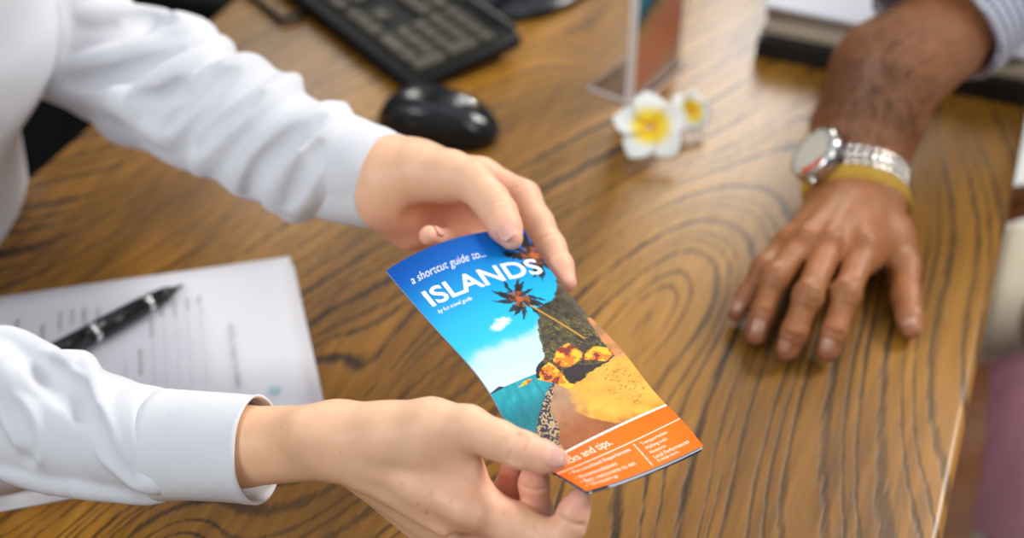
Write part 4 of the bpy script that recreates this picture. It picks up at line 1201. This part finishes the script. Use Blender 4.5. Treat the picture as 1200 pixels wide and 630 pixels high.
oc = empty('office_chair', (hip[0] - .02, hip[1], 0), DESK_RZ)
tag(oc, 'black office chair behind the person in the white shirt', 'chair')
bm_obj('seat', box_bm(.50, .52, .08, (.05, 0, .37), bev=.03, seg=4), M_black, oc, smooth=True)
bm_obj('backrest', box_bm(.06, .46, .50, (-.235, 0, .76), bev=.028, seg=4), M_black, oc, smooth=True)
bm_obj('column', lathe_bm([(.03, .08), (.03, .33)], 20), M_black, oc, smooth=True)
for k in range(5):
    a = k * 2 * math.pi / 5
    mesh_obj('leg', tube_mesh('leg', [(0, 0, .10), (.28 * math.cos(a), .28 * math.sin(a), .06)], [.022, .015], 10), M_black, oc)
    cw = lathe_bm([(.028, -.012), (.030, 0), (.028, .012)], 16); bmesh.ops.rotate(cw, verts=cw.verts, matrix=Matrix.Rotation(math.pi / 2, 3, 'X'))
    bmesh.ops.translate(cw, verts=cw.verts, vec=(.28 * math.cos(a), .28 * math.sin(a), .030)); bm_obj('caster', cw, M_black, oc, smooth=True)
# low black cabinet beyond the chair, beside the desk
cc = Vx * (EL - .36) + U * 1.78
cab = empty('low_cabinet', (cc.x, cc.y, 0), DESK_RZ)
tag(cab, 'low matt black cabinet standing past the left edge of the desk', 'cabinet')
M_cab = plain('black_laminate', (.006, .006, .006), .8, spec=.1)
bm_obj('body', box_bm(.66, 0.90, .60, (0, 0, .31), bev=.004), M_cab, cab)
for k in range(3):
    d_ = bm_obj('drawer', box_bm(.02, .86, .18, (.335, 0, .11 + .195 * k), bev=.003), M_cab, cab)
    bm_obj('handle', box_bm(.012, .14, .012, (.352, 0, .16 + .195 * k), bev=.003), M_black, d_)

# ---------- visitor: body
mw = GR(1003, 222, .034, 50); mf1 = GR(1014, 150, .056, 62); mf2 = GR(1040, 85, .090, 67); mel = GR(1098, 45, .118, 58)
K_pi = [GR(975, 255, .034, 24), GR(920, 288, .036, 15), GR(895, 316, .034, 13.5), GR(875, 347, .020, 12.5), GR(864, 366, .0105, 11)]
K_ri = [GR(985, 250, .040, 26), GR(943, 285, .046, 16.5), GR(908, 326, .040, 14.5), GR(894, 365, .024, 13), GR(886, 393, .0115, 11.5)]
K_mi = [GR(1000, 250, .042, 26), GR(972, 288, .049, 17.5), GR(947, 347, .044, 15.5), GR(931, 388, .026, 14.5), GR(923, 410, .0125, 13)]
K_in = [GR(1015, 250, .040, 26), GR(1012, 292, .047, 17.5), GR(991, 345, .041, 15.5), GR(978, 387, .025, 14.5), GR(970, 411, .0125, 13)]
K_th = [GR(1025, 240, .032, 26), GR(1045, 278, .028, 21), GR(1061, 312, .022, 17.5), GR(1061, 348, .0165, 17), GR(1066, 372, .0135, 15), GR(1068, 385, .0115, 12)]
allp = [mw, mf1, mf2, mel] + K_pi + K_ri + K_mi + K_in + K_th
lo, hi = bounds(allp, .05); lo[2] = TZ - .004
f = Field(lo, hi, 0.0011, 0.012)
dn = np.array([0, 0.3, 1.0])
f.chain([mel, mf2], .012); f.chain([mf2, mf1], .004, flat=dn, ff=.80); f.chain([mf1, mw], .006, flat=dn, ff=.72)
for ch in (K_pi, K_ri, K_mi, K_in):
    f.cone(mw[0], ch[0][0], mw[1] * .78, ch[0][1], .008, flat=dn, ff=.75)
    f.chain(ch[:2], .014)
    f.chain(ch[1:], .0045)
    # knuckle swellings
    for j in (2,):
        p, r = ch[j]; f.cone(p + (0, 0, .001), p + (0, 0, .0012), r * 1.05, r * 1.05, .006)
f.cone(mw[0], K_th[0][0], mw[1] * .6, K_th[0][1], .018); f.chain(K_th[:3], .014); f.chain(K_th[2:], .005)
f.cone(K_in[1][0] + (0, 0, -.010), K_th[1][0], .012, .010, .016)
for ch in (K_pi, K_ri, K_mi, K_in):      # tendons to the knuckles and wrinkles at the joints
    f.cone(ch[0][0] + (0, 0, ch[0][1] * .75), ch[1][0] + (0, 0, ch[1][1] * .9), .003, .004, .010)
    for al in (-.004, -.0012, .0016, .0042): cross_crease(f, ch, 2, .0, .85, .00055, along=al)
    cross_crease(f, ch, 3, .0, .8, .0004); cross_crease(f, ch, 3, .0, .8, .0004, along=.002)
f.cone(mw[0], GR(985, 272, .036, 1)[0], mw[1] * .98, mw[1] * .92, .010, flat=dn, ff=.52)
for al in (-.003, 0, .003): cross_crease(f, K_th, 3, .0, .8, .0005, along=al)
f.cone(GR(985, 243, .030, 1)[0] + (0, 0, .024), GR(955, 290, .050, 1)[0], .0016, .0014, .006)     # veins
f.cone(GR(1015, 238, .032, 1)[0] + (0, 0, .022), GR(990, 285, .050, 1)[0], .0016, .0012, .006)
fM = f; handM = f.mesh(2)
tan = (0.37, 0.140, 0.050); mpink = (0.46, 0.19, 0.12); mdark = (0.17, 0.065, 0.026)
blm = [(ch[-1][0], .012, mpink, .7) for ch in (K_pi, K_ri, K_mi, K_in, K_th)] + [(ch[2][0], .012, mdark, .45) for ch in (K_pi, K_ri, K_mi, K_in)] + \
      [(mf1[0] + (-.03, 0, .03), .07, mdark, .65), (mf2[0] + (-.04, 0, .02), .06, mdark, .5), (mf2[0] + (.04, -.03, .02), .05, (.48, .22, .11), .55)]
mS = np.array((.655, 1.345, 1.06)); mS2 = np.array((.80, .97, 1.06)); mmid = (mS + mS2) / 2
mfw = -np.array(Vx); mside = (mS - mS2); mside[2] = 0; mside /= np.linalg.norm(mside)
mhip = mmid + B3((.03, 0, 0)) - mfw * .10; mhip[2] = .50
f = Field(B3((.05, .45, 0)), B3((1.15, 1.65, 1.60)), 0.0075, .03)
f.cone(mhip, mmid - (0, 0, .12), .155, .150, .06, flat=mside, ff=1.15); f.cone(mS, mS2, .065, .065, .08)
f.cone(mS, mel[0], .062, mel[1] * .97, .03)
mE2 = mS2 + B3((.03, -.08, -.28)); mW2 = mE2 + mfw * .20 + B3((0, 0.05, -.10)); f.cone(mS2, mE2, .06, .048, .03); f.cone(mE2, mW2, .048, .034, .02)
f.cone(mW2, mW2 + mfw * .01, .032, .030, .02)
mk = np.array(G(1152, 535, -.26)); mh0 = mhip - mside * .16; mh0[2] = .53
mk2 = mk + mside * .30 - mfw * .34; mh1 = mhip + mside * .10; mh1[2] = .53
for a_, k_ in ((mh0, mk), (mh1, mk2)):
    f.cone(a_, k_ + mfw * .05, .098, .070, .04); an = k_ + mfw * .05; an = an.copy(); an[2] = .10; f.cone(k_ + mfw * .05, an, .066, .040, .03)
    f.cone(an - (0, 0, .05), an + mfw * .14 - (0, 0, .065), .038, .028, .02)
mhd = mmid + mfw * .05 + B3((0, 0, .25))
f.cone(mmid, mhd - (0, 0, .08), .060, .055, .03); f.cone(mhd + (0, 0, .03), mhd + (0, 0, .035) + mfw * .02, .085, .080, .02)
f.cone(mhd + mfw * .03 - (0, 0, .03), mhd + mfw * .05 - (0, 0, .09), .060, .036, .03)
f.cone(mhd + mfw * .098, mhd + mfw * .122 - (0, 0, .03), .009, .012, .012)
for sg in (-1, 1):
    f.cone(mhd + mside * .03 * sg + mfw * .097 + (0, 0, .012), mhd + mside * .036 * sg + mfw * .097 + (0, 0, .012), .006, .006, .01, op='s')
    f.cone(mhd + mside * .086 * sg - (0, 0, .02), mhd + mside * .091 * sg + (0, 0, .014), .009, .013, .006, flat=mside, ff=.5)
torM = f.mesh(1)
h0 = mW2 + mfw * .005
fh = Field(h0 - .22, h0 + .22, .0016, .012)
fh.cone(h0, h0 + mfw * .02, .030, .030, .01, flat=(0, 0, 1), ff=.75)
for i_, ln in enumerate((.082, .092, .086, .068)):       # index to little finger
    lat = mside * (.030 - .020 * i_)
    a_ = h0 + mfw * (.095 - .004 * i_ * i_) + lat - B3((0, 0, .004))
    k1 = a_ + mfw * ln * .48 + mside * (.004 - .003 * i_) - B3((0, 0, .006)); k2 = k1 + mfw * ln * .28 - B3((0, 0, .012)); k3 = k2 + mfw * ln * .16 - B3((0, 0, .012))
    fh.cone(h0 + lat * .5, a_, .018, .0125, .010); fh.chain([(a_, .0120), (k1, .0100), (k2, .0090), (k3, .0078)], .004)
t0_ = h0 + mfw * .03 + mside * .028; t1_ = t0_ + mfw * .035 + mside * .022; t2_ = t1_ + mfw * .034 + mside * .006 - B3((0, 0, .006)); t3_ = t2_ + mfw * .022 - B3((0, 0, .006))
fh.chain([(t0_, .016), (t1_, .0135), (t2_, .0115), (t3_, .0092)], .006)
V_, Q_ = merge_meshes([torM, handM, fh.mesh(2)])
vis = empty('person', (mhip[0], mhip[1], 0)); mo0 = np.array(vis.location)
tag(vis, 'person in a checked shirt and pink shorts resting one tanned hand on the desk', 'person')
body_m = mesh_obj('body', np_mesh('body', V_ - mo0, Q_, colour(V_, tan, blm)), M_skin_m, vis)
for ch, sh in ((K_pi, -.15), (K_ri, -.1), (K_mi, 0), (K_in, .0)):
    nail_on(body_m, mo0, ch, sh, .0085, .0100, .0110, M_nail_m, toward=(0, .1, 1), along=-.0012, lift=.0005)
nail_on(body_m, mo0, K_th, .75, .009, .0115, .0130, M_nail_m, toward=(0.3, 0, 1), along=-.001, lift=.0004)
# arm hair
hr = bmesh.new(); hn = 0
ax_ = [mw[0], mf1[0], mf2[0], mel[0]]; rr_ = [mw[1], mf1[1], mf2[1], mel[1]]
for _ in range(1900):
    q = .2 + 2.7 * random.betavariate(1.5, 1.6); i = min(int(q), 2); t = q - i
    c = lerp(ax_[i], ax_[i + 1], min(t, 1)); r = lerp(rr_[i], rr_[i + 1], min(t, 1))
    d = ax_[i + 1] - ax_[i]; d = d / np.linalg.norm(d); up = np.array([0, .3, 1.]); up -= d * (up @ d); up /= np.linalg.norm(up); s_ = np.cross(d, up)
    a = random.uniform(-1.5, 1.5)
    nrm = up * math.cos(a) * .78 + s_ * math.sin(a)
    q_ = fM.first(c, nrm, r * .5, r * 1.5, n=60, inward=False)
    if q_ is None: continue
    p = c + nrm * (q_ - .0006)
    tip = p + nrm * .0035 + (-d * random.uniform(.006, .012) + s_ * random.uniform(-.005, .005))
    w_ = np.cross(d, nrm); w_ = w_ / np.linalg.norm(w_) * .00020
    vs = [hr.verts.new(p - w_ - mo0), hr.verts.new(p + w_ - mo0), hr.verts.new(tip - mo0)]; hr.faces.new(vs)
ho = bm_obj('arm_hair', hr, plain('brown_arm_hair', (.07, .032, .014), .5), vis); ho['kind'] = 'stuff'
# shirt of the visitor: short checked sleeve and body
m, nt, b = new_mat('fine_checked_cotton')
at = nt.nodes.new('ShaderNodeAttribute'); at.attribute_name = 'Col'
sx = nt.nodes.new('ShaderNodeSeparateXYZ'); nt.links.new(at.outputs['Vector'], sx.inputs[0])
def stripes(o, pit):
    a = nt.nodes.new('ShaderNodeMath'); a.operation = 'MULTIPLY'; nt.links.new(o, a.inputs[0]); a.inputs[1].default_value = 1 / pit
    fq = nt.nodes.new('ShaderNodeMath'); fq.operation = 'FRACT'; nt.links.new(a.outputs[0], fq.inputs[0])
    g = nt.nodes.new('ShaderNodeMath'); g.operation = 'LESS_THAN'; nt.links.new(fq.outputs[0], g.inputs[0]); g.inputs[1].default_value = .36
    return g.outputs[0]
s1 = stripes(sx.outputs[0], .0085); s2 = stripes(sx.outputs[1], .0085)
ad = nt.nodes.new('ShaderNodeMath'); ad.operation = 'ADD'; nt.links.new(s1, ad.inputs[0]); nt.links.new(s2, ad.inputs[1])
cr = nt.nodes.new('ShaderNodeValToRGB'); cr.color_ramp.interpolation = 'CONSTANT'
hv = nt.nodes.new('ShaderNodeMath'); hv.operation = 'MULTIPLY'; nt.links.new(ad.outputs[0], hv.inputs[0]); hv.inputs[1].default_value = .5
nt.links.new(hv.outputs[0], cr.inputs['Fac'])
cr.color_ramp.elements[0].color = (.74, .75, .82, 1); cr.color_ramp.elements[0].position = 0
cr.color_ramp.elements[1].color = (.38, .41, .54, 1); cr.color_ramp.elements[1].position = .4
e = cr.color_ramp.elements.new(.9); e.color = (.12, .14, .26, 1)
nt.links.new(cr.outputs['Color'], b.inputs['Base Color']); b.inputs['Roughness'].default_value = .85
M_check = m
f = Field(B3((.20, .55, .45)), B3((1.15, 1.62, 1.25)), 0.006, .03)
hem = np.array(G(1152, 25, .085)) ; 
f.cone(mhip + (0, 0, .02), mmid - (0, 0, .12), .172, .168, .06, flat=mside, ff=1.15); f.cone(mS, mS2, .082, .082, .08)
hp = mel[0] + (mS - mel[0]) * .12
# sleeve mouth
sd_ = (mS - mel[0]); sd_ /= np.linalg.norm(sd_)
f.cone(mel[0] + B3((0, .012, .006)), mS, .064, .085, .02)
keep = f.d.copy()
f.plane(mel[0] + sd_ * .008, -sd_)
g_ = Field(B3((.20, .55, .45)), B3((1.15, 1.62, 1.25)), 0.006, .03)
g_.cone(mhip + (0, 0, .02), mmid - (0, 0, .12), .172, .168, .06, flat=mside, ff=1.15); g_.cone(mS, mS2, .082, .082, .08)
g_.cone(mS2, mE2 + (mS2 - mE2) * .3, .082, .070, .03)
f.d = np.minimum(f.d, g_.d)
f.cone(mel[0] - sd_ * .03 + B3((0, .012, .006)), mel[0] + sd_ * .018 + B3((0, .012, .006)), .0555, .054, .004, op='s')
f.cone(mhd - (0, 0, .2), mhd, .062, .062, .01, op='s')
V_, Q_ = f.mesh(2)
x_ = V_ - mS; s_par = x_ @ sd_; oth = np.cross(sd_, B3((0, 0, 1))); oth /= np.linalg.norm(oth); thr = np.cross(sd_, oth)
colc = np.stack([s_par + 5, np.arctan2(x_ @ oth, x_ @ thr) * .082 + 5, x_[:, 2] * 0], 1)
far = np.linalg.norm(x_ - s_par[:, None] * sd_, axis=1) > .115
colc[far, 0] = (V_[far] @ mside) + 5; colc[far, 1] = V_[far, 2] + 5
mesh_obj('shirt', np_mesh('shirt', V_ - mo0, Q_, colc), M_check, vis)
# pink shorts
f = Field(B3((.20, .50, .30)), B3((1.15, 1.60, .80)), 0.006, .03)
f.cone(mhip - mside * .05, mhip + mside * .05, .175, .175, .05)
for a_, k_ in ((mh0, mk), (mh1, mk2)):
    f.cone(a_, lerp(a_, k_, .90), .115, .092, .03)
V_, Q_ = f.mesh(2)
mesh_obj('shorts', np_mesh('shorts', V_ - mo0, Q_), plain('pink_cotton', (.56, .25, .32), .85, bump=(14, .6, .02)), vis)
f = Field(mhd - .2, mhd + .2, 0.004, .02)
f.cone(mhd + (0, 0, .045) - mfw * .02, mhd + (0, 0, .045) + mfw * .01, .092, .088, .02)
f.cone(mhd + mfw * .12 - (0, 0, .06), mhd + mfw * .12 + (0, 0, .02), .085, .060, .02, op='s'); f.cone(mhd - (0, 0, .15), mhd - (0, 0, .06), .12, .10, .01, op='s')
V_, Q_ = f.mesh(2)
mesh_obj('hair', np_mesh('hair', V_ - mo0, Q_), plain('short_dark_hair', (.03, .02, .015), .5, bump=(250, .6, .003)), vis)

# ---------- visitor's chair
vc = empty('wooden_chair', (mhip[0], mhip[1], 0), DESK_RZ + math.pi)
tag(vc, 'cream framed chair the person in pink shorts sits on', 'chair')
M_cream = plain('cream_painted_wood', (.62, .55, .42), .5)
bm_obj('seat', box_bm(.46, .46, .05, (.10, 0, .35), bev=.015, seg=3), M_cream, vc, smooth=False)
bm_obj('backrest', box_bm(.035, .44, .36, (-.215, 0, .80), bev=.012, seg=3), M_cream, vc)
for sx_ in (.30, -.19):
    for sy_ in (-1, 1):
        bm_obj('leg', box_bm(.04, .04, .34 if sx_ > 0 else .80, (sx_, sy_ * .19, .17 if sx_ > 0 else .40), bev=.006), M_cream, vc)

# ---------- wristwatch and bracelet
arm_d = mf1[0] - mw[0]; arm_d /= np.linalg.norm(arm_d)
def arm_frame(px, py, z, ff=.72):
    c = GR(px, py, z, 1)[0]
    up = np.array([0, .3, 1.0]); up -= arm_d * (up @ arm_d); up /= np.linalg.norm(up); sdv = np.cross(up, arm_d)
    return c, up, sdv       # sdv points to image right
def band(name, c, up, sdv, axis, rx, rz, wid, thick, mat, parent, seg=96, rip=0.0, rad=8):
    V_ = []; Q = []
    for k in range(seg):
        a = 2 * math.pi * k / seg
        for j in range(rad):
            b_ = 2 * math.pi * j / rad
            rr = 1 + rip * math.sin(a * 24 + math.cos(b_) * 2)
            dirv = sdv * math.cos(a) * (rx + thick / 2 * math.cos(b_) * rr) + up * math.sin(a) * (rz + thick / 2 * math.cos(b_) * rr)
            V_.append(c + dirv + axis * wid / 2 * math.sin(b_) * rr)
    for k in range(seg):
        for j in range(rad):
            k2 = (k + 1) % seg; j2 = (j + 1) % rad
            Q.append((k * rad + j, k * rad + j2, k2 * rad + j2, k2 * rad + j))
    me = np_mesh(name, np.array(V_), np.array(Q)); return mesh_obj(name, me, mat, parent)
axb = arm_d + np.array([-.25, 0, .22]); axb /= np.linalg.norm(axb)
c, up, sdv = arm_frame(1003, 231, .030)
rx = 54 * T_of(Vector(c)) / F
m, nt, b = new_mat('woven_yellow_cord')
tc = nt.nodes.new('ShaderNodeTexCoord'); wv = nt.nodes.new('ShaderNodeTexWave'); wv.inputs['Scale'].default_value = 160; wv.inputs['Distortion'].default_value = 3
nt.links.new(tc.outputs['Object'], wv.inputs['Vector']); cr = nt.nodes.new('ShaderNodeValToRGB'); nt.links.new(wv.outputs['Fac'], cr.inputs['Fac'])
cr.color_ramp.elements[0].color = (.36, .17, .01, 1); cr.color_ramp.elements[1].color = (.62, .40, .04, 1)
nt.links.new(cr.outputs['Color'], b.inputs['Base Color']); b.inputs['Roughness'].default_value = .7
brc = band('woven_bracelet', c, up, sdv, axb, rx + .0045, rx * .92, .0150, .0050, m, None, rip=.12)
tag(brc, 'yellow woven cord bracelet on the tanned wrist just below the watch', 'bracelet')
WS = 1.22
wt = empty('wristwatch', (0, 0, 0)); tag(wt, 'silver steel wristwatch with a cream dial on the tanned wrist', 'watch')
c2, up2, sdv2 = arm_frame(1003, 208, .040)
rx2 = 56 * T_of(Vector(c2)) / F; rz2 = rx2 * .78
axw = arm_d + np.array([-.20, 0, .15]); axw /= np.linalg.norm(axw)
def watch_pt(a, off=0.0, along=0.0):
    return c2 + sdv2 * math.cos(a) * (rx2 + off) + up2 * math.sin(a) * (rz2 + off) + axw * along
def link_block(a, w, l_, th, al=0.0):
    p = watch_pt(a, .001, al); tgt = watch_pt(a + .02, .001, al) - p; n_ = watch_pt(a, .01, al) - p
    return frame_mat(p, tgt, n_)
AW = math.radians(46)           # the case sits towards image left on the wrist
M_link = plain('polished_steel_link', (.78, .74, .66), .18, metal=1.0)
steps = 30
for k in range(steps):
    a = AW - math.radians(26) - (2 * math.pi - math.radians(52)) * (k + .5) / steps
    bm = box_bm(.0056, .0085, .0038, (0, 0, 0), bev=.0011)
    for s_ in (-1, 1): box_bm(.0054, .0056, .0034, (0.0022, s_ * .0073, 0), bev=.0011, bm=bm)
    o = bm_obj('link', bm, M_link, wt, mat=link_block(a, 0, 0, 0)); o.data.polygons.foreach_set('use_smooth', [True] * len(o.data.polygons))
mt = link_block(AW, 0, 0, 0) @ Matrix.Scale(WS, 4)
def wpart(name, prof, mat, par=wt, seg=48):
    bm = lathe_bm(prof, seg); return bm_obj(name, bm, mat, par, smooth=False, mat=mt @ Matrix.Translation((0, 0, -.001)))
o = wpart('case', [(.016, 0), (.0195, .001), (.0200, .005), (.0195, .008), (.0185, .0095), (.0170, .0100), (.0168, .0088)], M_steel); auto_smooth(o, 50)
m, nt, b = new_mat('cream_dial')
tc = nt.nodes.new('ShaderNodeTexCoord'); nz = nt.nodes.new('ShaderNodeTexNoise'); nz.inputs['Scale'].default_value = 50; nt.links.new(tc.outputs['Object'], nz.inputs['Vector'])
cr = nt.nodes.new('ShaderNodeValToRGB'); nt.links.new(nz.outputs['Fac'], cr.inputs['Fac']); cr.color_ramp.elements[0].color = (.66, .62, .50, 1); cr.color_ramp.elements[1].color = (.74, .71, .60, 1)
nt.links.new(cr.outputs['Color'], b.inputs['Base Color']); b.inputs['Roughness'].default_value = .35; b.inputs['Coat Weight'].default_value = .5
wpart('dial', [(.0005, .0086), (.0168, .0086), (.0168, .0094), (.0005, .0096)], m)
bm = bmesh.new()
for k in range(12):
    a = k * math.pi / 6
    t_ = bmesh.new(); box_bm(.0022, .0006, .0004, (.0145, 0, .0089), bm=t_); bmesh.ops.rotate(t_, verts=t_.verts, matrix=Matrix.Rotation(a, 3, 'Z'))
    tm = bpy.data.meshes.new('t'); t_.to_mesh(tm); t_.free(); bm.from_mesh(tm); bpy.data.meshes.remove(tm)
bm_obj('hour_marks', bm, M_gloss, wt, mat=mt)
# red arc on the dial, at its near-left rim
bm = bmesh.new(); n_ = 14
best = min(range(72), key=lambda k: (lambda p: (p.x * .35 + p.y * .9))(mt @ Vector((.0145 * math.cos(k * math.pi / 36), .0145 * math.sin(k * math.pi / 36), .0088))))
a0 = best * math.pi / 36
vi = [bm.verts.new((.0162 * math.cos(a0 + q), .0162 * math.sin(a0 + q), .0089)) for q in np.linspace(-.65, .65, n_)]
vo = [bm.verts.new((.0115 * math.cos(a0 + q), .0115 * math.sin(a0 + q), .0089)) for q in np.linspace(-.65, .65, n_)]
for i in range(n_ - 1): bm.faces.new((vi[i], vi[i + 1], vo[i + 1], vo[i]))
bm_obj('red_sector', bm, plain('red_print', (.75, .09, .03), .5), wt, mat=mt)
bm = lathe_bm([(.0015, .0193), (.0026, .0200), (.0026, .0235), (.0018, .0240)], 16); bmesh.ops.rotate(bm, verts=bm.verts, matrix=Matrix.Rotation(math.pi / 2, 3, 'X'))
bmesh.ops.translate(bm, verts=bm.verts, vec=(0, 0, .005)); bm_obj('crown', bm, M_steel, wt, mat=mt)

# ------------------------------------------------------------------ light
w = bpy.data.worlds.new('World'); bpy.context.scene.world = w; w.use_nodes = True
nt = w.node_tree; bg = nt.nodes['Background']
tc = nt.nodes.new('ShaderNodeTexCoord'); sx = nt.nodes.new('ShaderNodeSeparateXYZ'); nt.links.new(tc.outputs['Generated'], sx.inputs[0])
cr = nt.nodes.new('ShaderNodeValToRGB'); nt.links.new(sx.outputs[2], cr.inputs['Fac'])
cr.color_ramp.elements[0].position = 0; cr.color_ramp.elements[0].color = (.20, .20, .21, 1)
cr.color_ramp.elements[1].position = 1; cr.color_ramp.elements[1].color = (1.75, 1.8, 1.95, 1)
e = cr.color_ramp.elements.new(.65); e.color = (.22, .22, .23, 1)
e = cr.color_ramp.elements.new(.88); e.color = (1.2, 1.25, 1.35, 1)
nt.links.new(cr.outputs['Color'], bg.inputs['Color']); bg.inputs['Strength'].default_value = 0.52
def area(name, loc, target, sx_, sy_, power, col):
    l = bpy.data.lights.new(name, 'AREA'); l.shape = 'RECTANGLE'; l.size = sx_; l.size_y = sy_; l.energy = power; l.color = col
    o = bpy.data.objects.new(name, l); C.objects.link(o); o.location = loc
    o.rotation_euler = (Vector(target) - Vector(loc)).to_track_quat('-Z', 'Y').to_euler(); return o
area('high_key_light', (2.5, 1.9, 3.1), (0.1, .9, .75), 1.0, 1.0, 105, (1.0, .97, .92))  # added key light from high right, kept out of the desk's reflection
area('window_or_fill_light', (0.98, 4.2, 2.85), (0.2, 1.0, .75), 0.62, 1.3, 50, (1.0, .97, .92))  # window beyond the far end of the desk
area('window_or_fill_light', (-1.05, 4.2, 2.75), (-.1, 1.0, .75), 0.7, 1.1, 16, (1.0, .97, .90))  # second far window, to the left
area('window_or_fill_light', (-2.2, -0.8, 2.9), (0, .8, .8), 1.4, 1.2, 48, (.93, .97, 1.0))  # added fill from the front left, no window known there
area('window_or_fill_light', (1.6, -0.9, 2.8), (0.2, .8, .8), 1.2, 1.2, 16, (1.0, .97, .93))  # weak area light from the front right, no window known there

# ------------------------------------------------------------------ camera
cd = bpy.data.cameras.new('camera'); cd.sensor_width = 36; cd.lens = 36 * F / 1200; cd.clip_start = 0.02; cd.clip_end = 50
co = bpy.data.objects.new('camera', cd); C.objects.link(co)
co.location = (0, 0, CAMZ); co.rotation_euler = (math.pi / 2 - PITCH, 0, 0)
cd.dof.use_dof = True; cd.dof.focus_distance = 0.81; cd.dof.aperture_fstop = 3.3
bpy.context.scene.camera = co
sc = bpy.context.scene
sc.view_settings.view_transform = 'Standard'; sc.view_settings.look = 'None'
sc.view_settings.exposure = 0.14; sc.view_settings.gamma = 1.0; sc.view_settings.use_curve_mapping = False
